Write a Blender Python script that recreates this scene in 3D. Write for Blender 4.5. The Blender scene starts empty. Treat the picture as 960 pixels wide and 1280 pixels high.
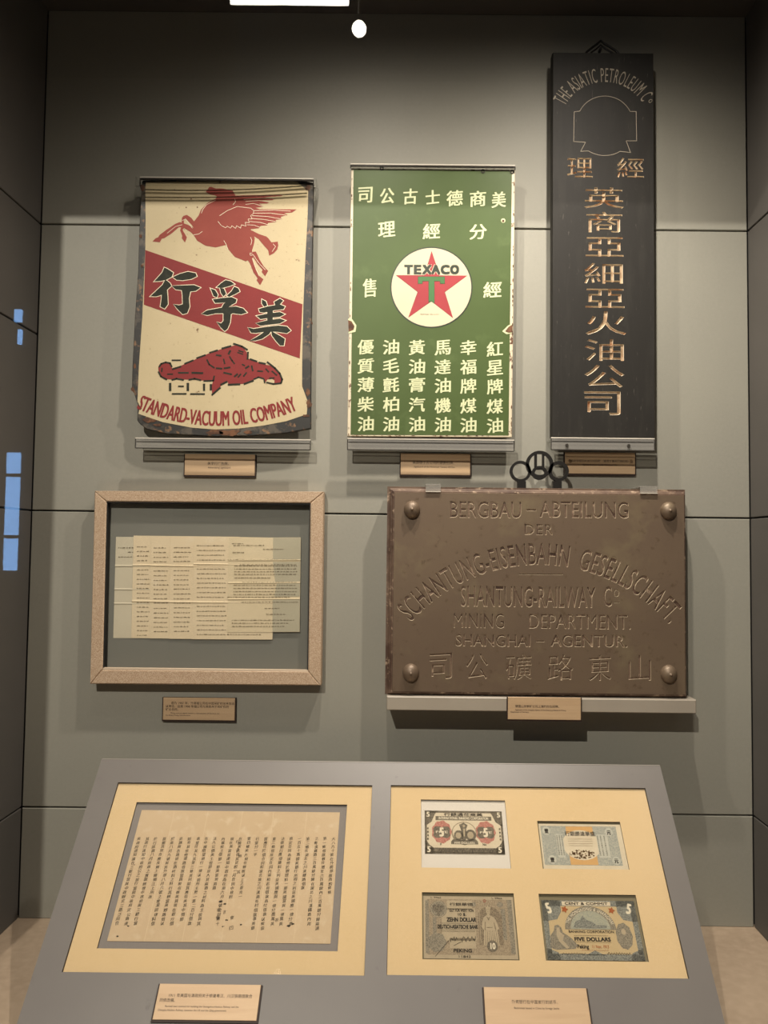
import bpy, bmesh, math, random
from mathutils import Vector, Matrix
from mathutils.geometry import delaunay_2d_cdt, tessellate_polygon
random.seed(7)
SC = bpy.context.scene
COL = SC.collection
PI = math.pi

def lin(h):
    h = h.lstrip('#')
    o = []
    for i in (0, 2, 4):
        c = int(h[i:i+2], 16) / 255
        o.append(c / 12.92 if c <= .04045 else ((c + .055) / 1.055) ** 2.4)
    return (*o, 1)

# ------------------------------------------------------------------ camera
W2, ZC = .7383, 1.8807            # half width and inner height of the display case
SEAM = [.2194, .8194, 1.4194]     # panel joints of the case walls
FPX, PX, PY = 961.0, 505.0, 640.0
CAMP = Vector((.0316, -1.5777, .7520))
def rot(p, y, r):
    return Matrix.Rotation(y, 3, 'Z') @ Matrix.Rotation(p, 3, 'X') @ Matrix.Rotation(r, 3, 'Y')
RM = rot(.0460, .0025, -.0110)
cam = bpy.data.cameras.new('camera')
cam.sensor_fit = 'VERTICAL'; cam.sensor_height = 36; cam.lens = FPX * 36 / 1280
cam.shift_x = (480 - PX) / 1280
cam.clip_start = .02
co = bpy.data.objects.new('camera', cam); COL.objects.link(co)
R3 = RM @ Matrix(((1, 0, 0), (0, 0, -1), (0, 1, 0)))
co.matrix_world = Matrix.Translation(CAMP) @ R3.to_4x4()
SC.camera = co
def ray(u, v):
    return RM @ Vector(((u - PX) / FPX, 1, -(v - PY) / FPX))

# ------------------------------------------------------------------ world, lamps, exposure
w = bpy.data.worlds.new('hall_air'); SC.world = w; w.use_nodes = True
w.node_tree.nodes['Background'].inputs[0].default_value = (1, .97, .93, 1)
w.node_tree.nodes['Background'].inputs[1].default_value = .22
SC.view_settings.view_transform = 'Standard'; SC.view_settings.look = 'None'
SC.view_settings.exposure = .12; SC.view_settings.gamma = 1
SC.view_settings.use_curve_mapping = False
def spot(name, loc, aim, power, size, blend, rad, colour):
    l = bpy.data.lights.new(name, 'SPOT'); l.energy = power; l.color = colour
    l.spot_size = math.radians(size); l.spot_blend = blend; l.shadow_soft_size = rad
    o = bpy.data.objects.new(name, l); COL.objects.link(o); o.location = loc
    o.rotation_euler = (Vector(aim) - Vector(loc)).to_track_quat('-Z', 'Y').to_euler()
    return o
WARM = (1, .915, .81); NEUT = (1, .95, .87)
# a hall spotlight outside the case shines in under the front header
spot('hall_spotlight', (-.844, -3.3, 2.892), (0.1, 0, .55), 370, 84, .5, .015, NEUT)
# downlights in the case ceiling in front of the back wall
for x, yy, e in ((.36, -.42, 58), (-.06, -.44, 43), (-.45, -.62, 7)):
    for sz, k in ((168, .15), (150, .17), (128, .22), (104, .46)):
        spot('case_downlight', (x, yy, 1.868), (x, yy + .12, 0), e * k, sz, 1, .015, WARM)

# ------------------------------------------------------------------ materials
MATS = {}
def mat(name, col, rough=.6, metal=0, noise=None, bump=None, spec=.5, stretch=None, coat=0):
    """noise = list of (scale, low, high, colour) patches; bump = (scale, strength, distance)"""
    if name in MATS: return MATS[name]
    m = bpy.data.materials.new(name); m.use_nodes = True; MATS[name] = m
    nt = m.node_tree; N = nt.nodes; L = nt.links
    b = N['Principled BSDF']
    b.inputs['Roughness'].default_value = rough; b.inputs['Metallic'].default_value = metal
    b.inputs['Specular IOR Level'].default_value = spec
    b.inputs['Coat Weight'].default_value = coat; b.inputs['Coat Roughness'].default_value = .08
    c = lin(col) if isinstance(col, str) else (*col, 1)
    b.inputs['Base Color'].default_value = c
    tc = N.new('ShaderNodeTexCoord'); mp = N.new('ShaderNodeMapping')
    L.new(tc.outputs['Object'], mp.inputs[0])
    if stretch: mp.inputs['Scale'].default_value = stretch
    if noise:
        prev = None
        for k, (sc, lo, hi, c2) in enumerate(noise):
            n = N.new('ShaderNodeTexNoise'); n.inputs['Scale'].default_value = sc
            n.inputs['Detail'].default_value = 6; n.inputs['Roughness'].default_value = .6
            mo = N.new('ShaderNodeVectorMath'); mo.operation = 'ADD'; mo.inputs[1].default_value = (k * 3.1, k * 7.7, k)
            L.new(mp.outputs[0], mo.inputs[0]); L.new(mo.outputs[0], n.inputs['Vector'])
            mr = N.new('ShaderNodeMapRange'); mr.inputs[1].default_value = lo; mr.inputs[2].default_value = hi
            L.new(n.outputs[0], mr.inputs[0])
            mx = N.new('ShaderNodeMix'); mx.data_type = 'RGBA'
            L.new(mr.outputs[0], mx.inputs[0])
            if prev: L.new(prev, mx.inputs[6])
            else: mx.inputs[6].default_value = c
            mx.inputs[7].default_value = lin(c2)
            prev = mx.outputs[2]
        L.new(prev, b.inputs['Base Color'])
    if bump:
        n = N.new('ShaderNodeTexNoise'); n.inputs['Scale'].default_value = bump[0]; n.inputs['Detail'].default_value = 5
        L.new(mp.outputs[0], n.inputs['Vector'])
        bp = N.new('ShaderNodeBump'); bp.inputs['Strength'].default_value = bump[1]; bp.inputs['Distance'].default_value = bump[2]
        L.new(n.outputs[0], bp.inputs['Height']); L.new(bp.outputs[0], b.inputs['Normal'])
    return m
def clear(name, tint, edge=0.0, rough=.03, haze=0.0):
    """thin clear sheet: light passes straight, fresnel mirror on top"""
    m = bpy.data.materials.new(name); m.use_nodes = True; MATS[name] = m
    nt = m.node_tree; N = nt.nodes; L = nt.links; N.remove(N['Principled BSDF'])
    out = N['Material Output']
    t = N.new('ShaderNodeBsdfTransparent'); t.inputs[0].default_value = (*tint, 1)
    g = N.new('ShaderNodeBsdfGlossy'); g.inputs['Roughness'].default_value = rough
    f = N.new('ShaderNodeFresnel'); ge = N.new('ShaderNodeNewGeometry'); mr = N.new('ShaderNodeMapRange')
    mr.inputs[3].default_value = 1.49; mr.inputs[4].default_value = 1 / 1.49      # both faces of a thin sheet reflect alike
    L.new(ge.outputs['Backfacing'], mr.inputs[0]); L.new(mr.outputs[0], f.inputs[0])
    mx = N.new('ShaderNodeMixShader'); L.new(f.outputs[0], mx.inputs[0])
    L.new(t.outputs[0], mx.inputs[1]); L.new(g.outputs[0], mx.inputs[2])
    last = mx.outputs[0]
    if haze:
        d = N.new('ShaderNodeBsdfDiffuse'); d.inputs[0].default_value = (.62, .60, .56, 1)
        m2 = N.new('ShaderNodeMixShader'); m2.inputs[0].default_value = haze
        L.new(last, m2.inputs[1]); L.new(d.outputs[0], m2.inputs[2]); last = m2.outputs[0]
    L.new(last, out.inputs[0])
    return m
def glow(name, col, s):
    m = bpy.data.materials.new(name); m.use_nodes = True; MATS[name] = m
    b = m.node_tree.nodes['Principled BSDF']; b.inputs['Base Color'].default_value = (0, 0, 0, 1)
    b.inputs['Emission Color'].default_value = (*col, 1); b.inputs['Emission Strength'].default_value = s
    return m

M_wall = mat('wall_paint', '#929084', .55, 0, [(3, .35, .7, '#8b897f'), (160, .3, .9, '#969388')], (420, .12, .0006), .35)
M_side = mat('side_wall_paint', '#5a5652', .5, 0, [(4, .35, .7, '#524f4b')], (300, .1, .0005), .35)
M_joint = mat('joint_black', '#0d0b09', .9)
M_floor = mat('case_floor_board', '#a5927c', .5, 0, [(5, .4, .7, '#998671'), (60, .4, .8, '#b09c86')], (200, .08, .0005))
M_ceil = mat('case_ceiling_paint', '#4a4642', .7)
M_console = mat('console_paint', '#76716c', .42, 0, [(4, .35, .7, '#6f6a66'), (40, .66, .74, '#68635f')], (500, .12, .0004))
M_consd = mat('console_cut_edge', '#2a241e', .7)
M_mount = mat('cream_mount_board', '#dcc195', .8, 0, [(6, .35, .7, '#d6ba8b'), (400, .3, .8, '#e0c79c')], (600, .1, .0003))
M_bevel = mat('mount_bevel', '#3c3223', .8)
M_inner = mat('grey_inner_mount', '#86807b', .8, 0, [(500, .3, .8, '#8d8782')])
M_clear = clear('clear_acrylic', (.965, .965, .955))
M_lip = clear('acrylic_lip', (.76, .75, .72), haze=.24, rough=.12)  # grey haze stands in for the reflection on the lip fronts
M_edge = mat('acrylic_edge_glint', '#cfc8bb', .15, 0, spec=.9)  # pale strips paint the glint along clear acrylic edges
M_refract = clear('acrylic_refraction', (.5, .5, .47), rough=.1)  # dark tint for the painted refraction stripes of the top lip
M_edged = mat('acrylic_dark_edge', '#3a3733', .15, 0, spec=.9)  # dark strips paint refraction lines on clear edges; screws and grommets share it
M_clip = clear('clip_acrylic', (.9, .89, .86), haze=.22)
M_glass = clear('case_glass', (.99, .985, .975), rough=.0)
M_brass = mat('label_face', '#c4a683', .42, .12, [(8, .35, .7, '#bb9e7b'), (30, .35, .75, '#cbae8b')], None, .5, (.25, 1, 5))
M_labeld = mat('label_dark_edge', '#2c1a10', .6)
M_labelt = mat('label_print', '#2b2017', .7)
M_linen = mat('linen_frame_wrap', '#bca48a', .85, 0, [(620, .42, .56, '#9a7c5e'), (900, .50, .62, '#dcc8b0')], (700, .6, .001))
M_slip = mat('pale_slip', '#cbb79f', .6)
M_grey = mat('grey_backing_card', '#7f8079', .8, 0, [(3, .35, .7, '#83847d'), (60, .66, .72, '#8d8d85')])
M_shadow = mat('rebate_shadow', '#15120f', .8)  # near-black strips put the shade inside the frame edge into colour
M_ledge = mat('ledge_paint', '#a39a8c', .45, 0, [(5, .4, .7, '#9a9184')])

# ------------------------------------------------------------------ frames and mesh building
class Fr:
    def __init__(s, O, X, Y):
        s.O = Vector(O); s.X = Vector(X).normalized(); s.Y = Vector(Y).normalized(); s.N = s.X.cross(s.Y).normalized()
    def p(s, x, y, h=0): return s.O + s.X * x + s.Y * y + s.N * h
    def uv(s, u, v, h=0):
        d = ray(u, v); t = ((s.O + s.N * h - CAMP).dot(s.N)) / d.dot(s.N)
        q = CAMP + d * t - s.O
        return (q.dot(s.X), q.dot(s.Y))
    def uvs(s, pts, h=0): return [s.uv(u, v, h) for u, v in pts]
def wall_frame(d): return Fr((0, -d, 0), (1, 0, 0), (0, 0, 1))
class MB:
    def __init__(s): s.v = []; s.f = []; s.m = []
    def add(s, vs, fs, mi=0):
        n = len(s.v); s.v += [tuple(v) for v in vs]; s.f += [tuple(i + n for i in f) for f in fs]; s.m += [mi] * len(fs)
    def box(s, a, b, mi=0):
        x0, x1 = sorted((a[0], b[0])); y0, y1 = sorted((a[1], b[1])); z0, z1 = sorted((a[2], b[2]))
        s.add([(x0, y0, z0), (x1, y0, z0), (x1, y1, z0), (x0, y1, z0), (x0, y0, z1), (x1, y0, z1), (x1, y1, z1), (x0, y1, z1)],
              [(0, 3, 2, 1), (4, 5, 6, 7), (0, 1, 5, 4), (1, 2, 6, 5), (2, 3, 7, 6), (3, 0, 4, 7)], mi)
    def bevbox(s, F, pts, h0, h1, bv, mi=0):
        """convex polygon slab with a chamfered front edge"""
        pts = ccw(pts); inn = inset(pts, bv); n = len(pts)
        vs = [F.p(x, y, h0) for x, y in pts] + [F.p(x, y, h1 - bv) for x, y in pts] + [F.p(x, y, h1) for x, y in inn]
        fs = [tuple(range(n - 1, -1, -1)), tuple(range(2 * n, 3 * n))]
        for i in range(n):
            j = (i + 1) % n
            fs += [(i, j, n + j, n + i), (n + i, n + j, 2 * n + j, 2 * n + i)]
        s.add(vs, fs, mi)
    def prism(s, F, pts, h0, h1, mi=0, back=True):
        pts = ccw(pts); n = len(pts)
        tri = tessellate_polygon([[Vector((x, y, 0)) for x, y in pts]])
        vs = [F.p(x, y, h1) for x, y in pts]; fs = []
        for t in tri:
            a, b, c = [pts[i] for i in t]
            if (b[0]-a[0])*(c[1]-a[1]) - (b[1]-a[1])*(c[0]-a[0]) < 0: t = t[::-1]
            fs.append(tuple(t))
        if h0 != h1:
            vs += [F.p(x, y, h0) for x, y in pts]
            if back: fs += [tuple(i + n for i in f[::-1]) for f in fs]
            for i in range(n):
                j = (i + 1) % n; fs.append((n + i, n + j, j, i))
        s.add(vs, fs, mi)
    def rect(s, F, x0, y0, x1, y1, h0, h1, mi=0):
        s.prism(F, [(x0, y0), (x1, y0), (x1, y1), (x0, y1)], h0, h1, mi)
    def ring(s, F, cx, cy, r0, r1, h0, h1, n=40, mi=0, sx=1, a0=0, a1=2 * PI):
        full = abs(a1 - a0) > 6.28; k = n if full else n + 1
        vs = []
        for i in range(k):
            a = a0 + (a1 - a0) * i / n; c, d = math.cos(a) * sx, math.sin(a)
            vs += [F.p(cx + r0*c, cy + r0*d, h0), F.p(cx + r1*c, cy + r1*d, h0), F.p(cx + r1*c, cy + r1*d, h1), F.p(cx + r0*c, cy + r0*d, h1)]
        fs = []
        for i in range(n):
            a = 4 * i; b = 4 * ((i + 1) % k)
            fs += [(a+3, a+2, b+2, b+3), (a, b, b+1, a+1), (a+1, b+1, b+2, a+2), (a, a+3, b+3, b)]
        if not full: fs += [(0, 1, 2, 3), (4*n+3, 4*n+2, 4*n+1, 4*n)]
        s.add(vs, fs, mi)
    def disc(s, F, cx, cy, r, h0, h1, n=48, mi=0, sx=1):
        s.prism(F, [(cx + r*sx*math.cos(2*PI*i/n), cy + r*math.sin(2*PI*i/n)) for i in range(n)], h0, h1, mi)
    def line(s, F, pts, wd, h0, h1, mi=0):
        for a, b in zip(pts, pts[1:]):
            dx, dy = b[0]-a[0], b[1]-a[1]; l = math.hypot(dx, dy)
            if l < 1e-7: continue
            nx, ny = -dy / l * wd / 2, dx / l * wd / 2; ex, ey = dx / l * wd * .3, dy / l * wd * .3
            s.prism(F, [(a[0]-ex+nx, a[1]-ey+ny), (a[0]-ex-nx, a[1]-ey-ny), (b[0]+ex-nx, b[1]+ey-ny), (b[0]+ex+nx, b[1]+ey+ny)], h0, h1, mi)
    def tube(s, pts, r, n=8, mi=0):
        pts = [Vector(p) for p in pts]; rings = []
        for i, p in enumerate(pts):
            t = (pts[min(i+1, len(pts)-1)] - pts[max(i-1, 0)]).normalized()
            a = Vector((0, 1, 0)) if abs(t.y) < .9 else Vector((1, 0, 0))
            u = t.cross(a).normalized(); w_ = t.cross(u)
            rings.append([p + (u*math.cos(2*PI*k/n) + w_*math.sin(2*PI*k/n)) * r for k in range(n)])
        vs = [q for rr in rings for q in rr]; fs = [tuple(range(n-1, -1, -1)), tuple(range(len(vs)-n, len(vs)))]
        for i in range(len(pts)-1):
            for k in range(n):
                a, b = i*n + k, i*n + (k+1) % n; fs.append((a, b, b+n, a+n))
        s.add(vs, fs, mi)
    def holed(s, F, outer, holes, h0, h1, mi=0, edge=None):
        """flat plate with holes cut through it; edge = material slot of the cut sides"""
        loops = [ccw(outer)] + [ccw(h) for h in holes]
        vs, es = [], []
        for lp in loops:
            n = len(vs); vs += [Vector(p) for p in lp]; es += [(n+i, n+(i+1) % len(lp)) for i in range(len(lp))]
        V, _, Fc, *_r = delaunay_2d_cdt(vs, es, [], 0, 1e-7)
        keep = []
        for f in Fc:
            c = sum((V[i] for i in f), Vector((0, 0))) / len(f)
            if inside(c, loops[0]) and not any(inside(c, l) for l in loops[1:]):
                keep.append(fix(f, V))
        s.add([F.p(v.x, v.y, h1) for v in V], keep, mi)
        s.add([F.p(v.x, v.y, h0) for v in V], [f[::-1] for f in keep], mi)
        for k, lp in enumerate(loops):
            q = [F.p(x, y, h1) for x, y in lp] + [F.p(x, y, h0) for x, y in lp]; n = len(lp)
            fs = [(n+i, n+(i+1) % n, (i+1) % n, i) for i in range(n)]
            if k: fs = [f[::-1] for f in fs]
            s.add(q, fs, mi if (k == 0 or edge is None) else edge)
    def glyph(s, F, g, T, h0, h1, mi=0):
        gv, gf, ge = g
        pts = [T(x, y) for x, y in gv]
        s.add([F.p(x, y, h1) for x, y in pts], gf, mi)
        if h1 - h0 > 1e-6:
            q = [F.p(x, y, h1) for x, y in pts] + [F.p(x, y, h0) for x, y in pts]; n = len(pts)
            s.add(q, [(n+a, n+b, b, a) for a, b in ge], mi)
    def build(s, name, mats, parent=None, smooth=False):
        me = bpy.data.meshes.new(name)
        off = Vector(parent.matrix_world.translation) if parent else Vector((0, 0, 0))
        if parent:
            off = ABS.get(parent.name, Vector((0, 0, 0)))
        me.from_pydata([tuple(Vector(v) - off) for v in s.v], [], s.f)
        mats = mats if isinstance(mats, (list, tuple)) else [mats]
        for m in mats: me.materials.append(m)
        if len(mats) > 1: me.polygons.foreach_set('material_index', s.m)
        if smooth:
            me.polygons.foreach_set('use_smooth', [True] * len(me.polygons))
        me.update()
        o = bpy.data.objects.new(name, me); COL.objects.link(o)
        if parent: o.parent = parent
        ABS[o.name] = off
        return o
ABS = {}
def area2(p): return sum(p[i][0]*p[(i+1) % len(p)][1] - p[(i+1) % len(p)][0]*p[i][1] for i in range(len(p)))
def ccw(p): p = [tuple(q) for q in p]; return p if area2(p) > 0 else p[::-1]
def inset(p, d):
    n = len(p); o = []
    for i in range(n):
        a, b, c = Vector(p[i-1]), Vector(p[i]), Vector(p[(i+1) % n])
        e1 = (b-a).normalized(); e2 = (c-b).normalized(); n1 = Vector((-e1.y, e1.x)); n2 = Vector((-e2.y, e2.x))
        m = n1 + n2; k = m.dot(n1)
        m = m / k if abs(k) > .3 else m
        o.append(tuple(b + m * d))
    return o
def inside(c, lp):
    r = False; j = len(lp) - 1
    for i in range(len(lp)):
        if (lp[i][1] > c[1]) != (lp[j][1] > c[1]) and c[0] < (lp[j][0]-lp[i][0])*(c[1]-lp[i][1])/(lp[j][1]-lp[i][1]) + lp[i][0]: r = not r
        j = i
    return r
def fix(f, V):
    a, b, c = V[f[0]], V[f[1]], V[f[2]]
    return tuple(f) if (b.x-a.x)*(c.y-a.y) - (b.y-a.y)*(c.x-a.x) > 0 else tuple(f)[::-1]
GC = {}
def get_glyph(ch, off=0, res=1):
    if len(ch) == 1 and ord(ch) < 0x2e00: res = max(res, 3)
    k = (ch, off, res)
    if k in GC: return GC[k]
    cu = bpy.data.curves.new('text', 'FONT'); cu.body = ch; cu.resolution_u = res; cu.offset = off
    o = bpy.data.objects.new('text', cu); m = o.to_mesh()
    idx = {}; vs = []; mp = []
    for v in m.vertices:
        q = (round(v.co.x, 5), round(v.co.y, 5))
        if q not in idx: idx[q] = len(vs); vs.append(q)
        mp.append(idx[q])
    fs = []; ec = {}
    for p in m.polygons:
        f = [mp[i] for i in p.vertices]
        if len(set(f)) < 3: continue
        a, b, c = vs[f[0]], vs[f[1]], vs[f[2]]
        ar = (b[0]-a[0])*(c[1]-a[1]) - (b[1]-a[1])*(c[0]-a[0])
        if abs(ar) < 1e-9: continue
        if ar < 0: f = f[::-1]
        fs.append(tuple(f))
        for i in range(len(f)):
            ec[(f[i], f[(i+1) % len(f)])] = 1
    ge = [(a, b) for a, b in ec if (b, a) not in ec]
    o.to_mesh_clear(); bpy.data.objects.remove(o); bpy.data.curves.remove(cu)
    GC[k] = (vs, fs, ge); return GC[k]
AW = {}
def adv(ch):
    if ch == ' ': return .32
    if ord(ch) > 0x2e00: return 1.0
    if ch not in AW:
        vs = get_glyph(ch + 'I')[0]; v1 = get_glyph('II')[0]; i1 = get_glyph('I')[0]
        wi = max(v[0] for v in v1) - max(v[0] for v in i1)
        AW[ch] = max(v[0] for v in vs) - max(v[0] for v in i1)
    return AW[ch]
def bb(g):
    xs = [v[0] for v in g[0]]; ys = [v[1] for v in g[0]]; return min(xs), max(xs), min(ys), max(ys)
def place(cx, cy, wd, ht, g, rot=0, shear=0):
    """transform that fits a glyph's own box to wd x ht around cx, cy"""
    x0, x1, y0, y1 = bb(g); c, s_ = math.cos(rot), math.sin(rot)
    def T(x, y):
        a = ((x - x0) / max(x1 - x0, 1e-6) - .5) * wd; b = ((y - y0) / max(y1 - y0, 1e-6) - .5) * ht
        b += shear * a
        return (cx + a*c - b*s_, cy + a*s_ + b*c)
    return T
def line_w(txt, sz, sx=1, track=0): return sum(adv(c) * sz * sx + track for c in txt) - track
def text_items(txt, x, y, sz, sx=1, track=0, align='c', off=0, res=1, arc=None, shear=0):
    """list of (glyph, transform); arc=(cx, cy, r, sign)"""
    wd = line_w(txt, sz, sx, track); o = []
    p = -wd / 2 if align == 'c' else 0
    for ch in txt:
        a = adv(ch) * sz * sx
        if ch != ' ':
            g = get_glyph(ch, 0 if ch == 'M' else off, res)
            if arc:
                cx, cy, r, sg = arc; th = (p + a / 2) / r
                if sg > 0: bx, by, rt = cx + r*math.sin(th), cy + r*math.cos(th), -th
                else: bx, by, rt = cx + r*math.sin(th), cy - r*math.cos(th), th
                c, s_ = math.cos(rt), math.sin(rt)
                T = (lambda gx, gy, bx=bx, by=by, c=c, s_=s_, a=a: (bx + (gx*sz*sx - a/2)*c - gy*sz*s_, by + (gx*sz*sx - a/2)*s_ + gy*sz*c))
            else:
                T = (lambda gx, gy, p=p: (x + p + gx*sz*sx, y + gy*sz + shear*(gx*sz*sx)))
            o.append((g, T))
        p += a + track
    return o
def put(mb, F, items, h0, h1, mi=0, bold=0, boldy=None):
    by = bold * .6 if boldy is None else boldy
    for g, T in items:
        if not bold: mb.glyph(F, g, T, h0, h1, mi); continue
        for k, (dx, dy) in enumerate(((-bold, -by), (bold, -by), (bold, by), (-bold, by), (0, 0))):
            mb.glyph(F, g, (lambda x, y, T=T: (T(x, y)[0] + dx, T(x, y)[1] + dy)), h1 - 1e-5, h1 + k * 2e-6, mi)

def carve(mb, F, outer, items, h, depth, inw, mi_face=0, mi_wall=1, mi_floor=1):
    """front face with lettering cut into it: sloping sides down to a sunk floor"""
    vs = [Vector(p) for p in ccw(outer)]; n0 = len(vs); es = [(i, (i+1) % n0) for i in range(n0)]; fs = []
    gl = []
    for g, T in items:
        pts = [T(x, y) for x, y in g[0]]; n = len(vs)
        vs += [Vector(p) for p in pts]; es += [(n+a, n+b) for a, b in g[2]]; fs += [tuple(n+i for i in f) for f in g[1]]
        gl.append((pts, g[1], g[2]))
    V, E, Fc, ov, oe, of = delaunay_2d_cdt(vs, es, fs, 0, 1e-7)
    keep = []
    lp = ccw(outer)
    for k, f in enumerate(Fc):
        if of[k]: continue
        c = sum((V[i] for i in f), Vector((0, 0))) / len(f)
        if inside(c, lp): keep.append(fix(f, V))
    mb.add([F.p(v.x, v.y, h) for v in V], keep, mi_face)
    for pts, gf, ge in gl:
        nrm = [Vector((0, 0)) for _ in pts]
        for a, b in ge:
            d = Vector(pts[b]) - Vector(pts[a])
            if d.length > 1e-9:
                d.normalize(); q = Vector((-d.y, d.x)); nrm[a] += q; nrm[b] += q
        inn = []
        for p, q in zip(pts, nrm):
            q = q.normalized() if q.length > 1e-6 else q
            inn.append((p[0] + q.x*inw, p[1] + q.y*inw))
        n = len(pts)
        mb.add([F.p(x, y, h) for x, y in pts] + [F.p(x, y, h - depth) for x, y in inn],
               [(a, b, n+b, n+a) for a, b in ge], mi_wall)
        mb.add([F.p(x, y, h - depth) for x, y in inn], gf, mi_floor)

def thing(name, label, cat, loc, group=None):
    o = bpy.data.objects.new(name, None); COL.objects.link(o); o.location = loc
    o.empty_display_size = .05
    o['label'] = label; o['category'] = cat
    if group: o['group'] = group
    ABS[o.name] = Vector(loc); return o
def tag(o, label, cat, group=None):
    o['label'] = label; o['category'] = cat
    if group: o['group'] = group
    return o
def struct(o): o['kind'] = 'structure'; return o
def B(name, m, parent, fn, smooth=False):
    mb = MB(); fn(mb); return mb.build(name, m, parent, smooth)

# ================================================================== SETTING
GY = -1.0                                        # plane of the case's front glass
def shell(name, m, a, b):
    mb = MB(); mb.box(a, b); return struct(mb.build(name, m))
J = .0016; T_ = .012
back = shell('wall_back', M_joint, (-W2 - T_, T_, 0), (W2 + T_, .05, ZC))
rows = [0] + SEAM + [ZC]
FB = wall_frame(0)
for i in range(4):
    z0 = rows[i] + (J if i else 0); z1 = rows[i+1] - (J if i < 3 else 0)
    mb = MB(); mb.bevbox(Fr((0, T_, 0), (1, 0, 0), (0, 0, 1)), [(-W2 + .001, z0), (W2 - .001, z0), (W2 - .001, z1), (-W2 + .001, z1)], 0, T_, .0012)
    mb.build('wall_panel', M_wall, back)
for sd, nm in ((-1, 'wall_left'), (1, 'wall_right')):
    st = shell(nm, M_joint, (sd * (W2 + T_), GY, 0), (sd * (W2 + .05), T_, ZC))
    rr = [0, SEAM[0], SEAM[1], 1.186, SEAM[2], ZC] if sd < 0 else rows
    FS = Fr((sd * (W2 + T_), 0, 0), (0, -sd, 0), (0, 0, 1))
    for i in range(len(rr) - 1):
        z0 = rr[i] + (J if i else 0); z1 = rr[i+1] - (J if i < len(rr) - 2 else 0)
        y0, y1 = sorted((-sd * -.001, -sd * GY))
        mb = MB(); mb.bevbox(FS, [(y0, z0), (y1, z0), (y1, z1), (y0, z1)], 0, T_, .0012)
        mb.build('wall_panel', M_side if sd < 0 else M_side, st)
shell('floor', M_floor, (-W2 - .05, GY, -.04), (W2 + .05, .05, 0))
shell('ceiling', M_ceil, (-W2 - .05, GY, ZC), (W2 + .05, .05, ZC + .03))
g = shell('window_1', M_glass, (-W2 - .02, GY - .004, 0), (W2 + .02, GY - .0002, ZC))
# hall side of the case: plinth, header and jambs round the glass
M_fac = mat('case_front_cladding', '#2b2927', .5)
mb = MB(); mb.box((-1.3, GY - .012, -.75), (1.3, GY - .0, -.002)); struct(mb.build('trim_1', M_fac))
mb = MB(); mb.box((-1.3, GY - .012, ZC + .001), (1.3, GY, 2.3)); struct(mb.build('trim_2', M_fac))
for k, sd in enumerate((-1, 1)):
    mb = MB(); mb.box((sd * (W2 + .021), GY - .012, -.001), (sd * 1.3, GY, ZC + .0005)); struct(mb.build('trim_%d' % (3 + k), M_fac))
# the hall behind the visitor, seen only as reflections in the glass
M_hall = mat('hall_plaster', '#3a3733', .8)
HY = -5.0
M_sky = glow('window_daylight', (.22, .46, .9), 9)
M_lampe = glow('lamp_diffuser', (1, .93, .80), 34)
def mir(u, v, yr):                               # hall point whose mirror image in the glass falls at that spot
    d = ray(u, v); t = ((2 * GY - yr) - CAMP.y) / d.y; q = CAMP + d * t; return (q.x, yr, q.z)
shell('wall_front', M_hall, (-4.2, HY - .1, -.75), (3.5, HY, 3.6))
shell('ceiling', M_hall, (-4.2, HY, 3.6), (3.5, GY - .02, 3.66))
shell('floor', mat('hall_floor_stone', '#4c4843', .5), (-4.2, HY, -.80), (3.5, GY - .02, -.751))
def hall_window(nm, rects, bars=()):
    b = None
    for k, (u0, v0, u1, v1) in enumerate(rects):
        a, c = mir(u0, v1, HY + .02), mir(u1, v0, HY + .02)
        mb = MB(); mb.box((a[0], HY + .001, a[2]), (c[0], HY + .02, c[2]))
        if b is None: b = struct(mb.build(nm, M_sky))
        else: mb.build('pane', M_sky, b)
    for (u0, v0, u1, v1) in bars:
        a, c = mir(u0, v1, HY + .03), mir(u1, v0, HY + .03)
        mb = MB(); mb.box((a[0], HY + .021, a[2]), (c[0], HY + .035, c[2])); mb.build('glazing_bar', M_hall, b)
hall_window('window_2', [(4, 566, 25, 713)], [(6, 592, 26, 596), (6, 669, 26, 673)])
hall_window('window_3', [(18, 387, 27, 402)])
hall_window('window_4', [(22, 412, 27, 430)])
# round spotlight of the hall, aimed at the case
q = mir(449, 37, -3.9)
t = thing('hall_spotlight', 'round white ceiling spotlight reflected in the glass near the top', 'lamp', (q[0], q[1], 3.6))
dr = (Vector((q[0] + .55, GY, 1.5)) - Vector(q)).normalized()
xx = dr.cross(Vector((0, 0, 1))).normalized(); FL = Fr(q, -xx, dr.cross(xx) * -1)
if FL.N.dot(dr) < 0: FL = Fr(q, xx, dr.cross(xx) * -1)
B('housing', M_hall, t, lambda m: m.ring(FL, 0, 0, .034, .042, -.10, .006, 32))
B('lens', M_lampe, t, lambda m: m.disc(FL, 0, 0, .0335, -.01, 0, 32))
B('stem', M_hall, t, lambda m: m.tube([FL.p(0, .02, -.08), (q[0], q[1] - .05, 3.6)], .003))
# hall light panel, its reflection just under the top edge of the view
def panel(u0, u1, v1, label):
    yr = -3.9; a, c = mir(u0, v1, yr), mir(u1, v1, yr)
    t = thing('light_panel', label, 'lamp', ((a[0]+c[0])/2, yr, a[2] + .3))
    B('diffuser', M_lampe, t, lambda m: m.box((a[0], yr - .01, a[2]), (c[0], yr, a[2] + .1)))
    B('frame', M_hall, t, lambda m: m.box((a[0] - .01, yr - .06, a[2] + .1), (c[0] + .01, yr + .01, a[2] + .3)))
panel(288, 436, 4.5, 'bright flat light panel cut by the top edge, reflected left of the round spotlight')

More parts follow.
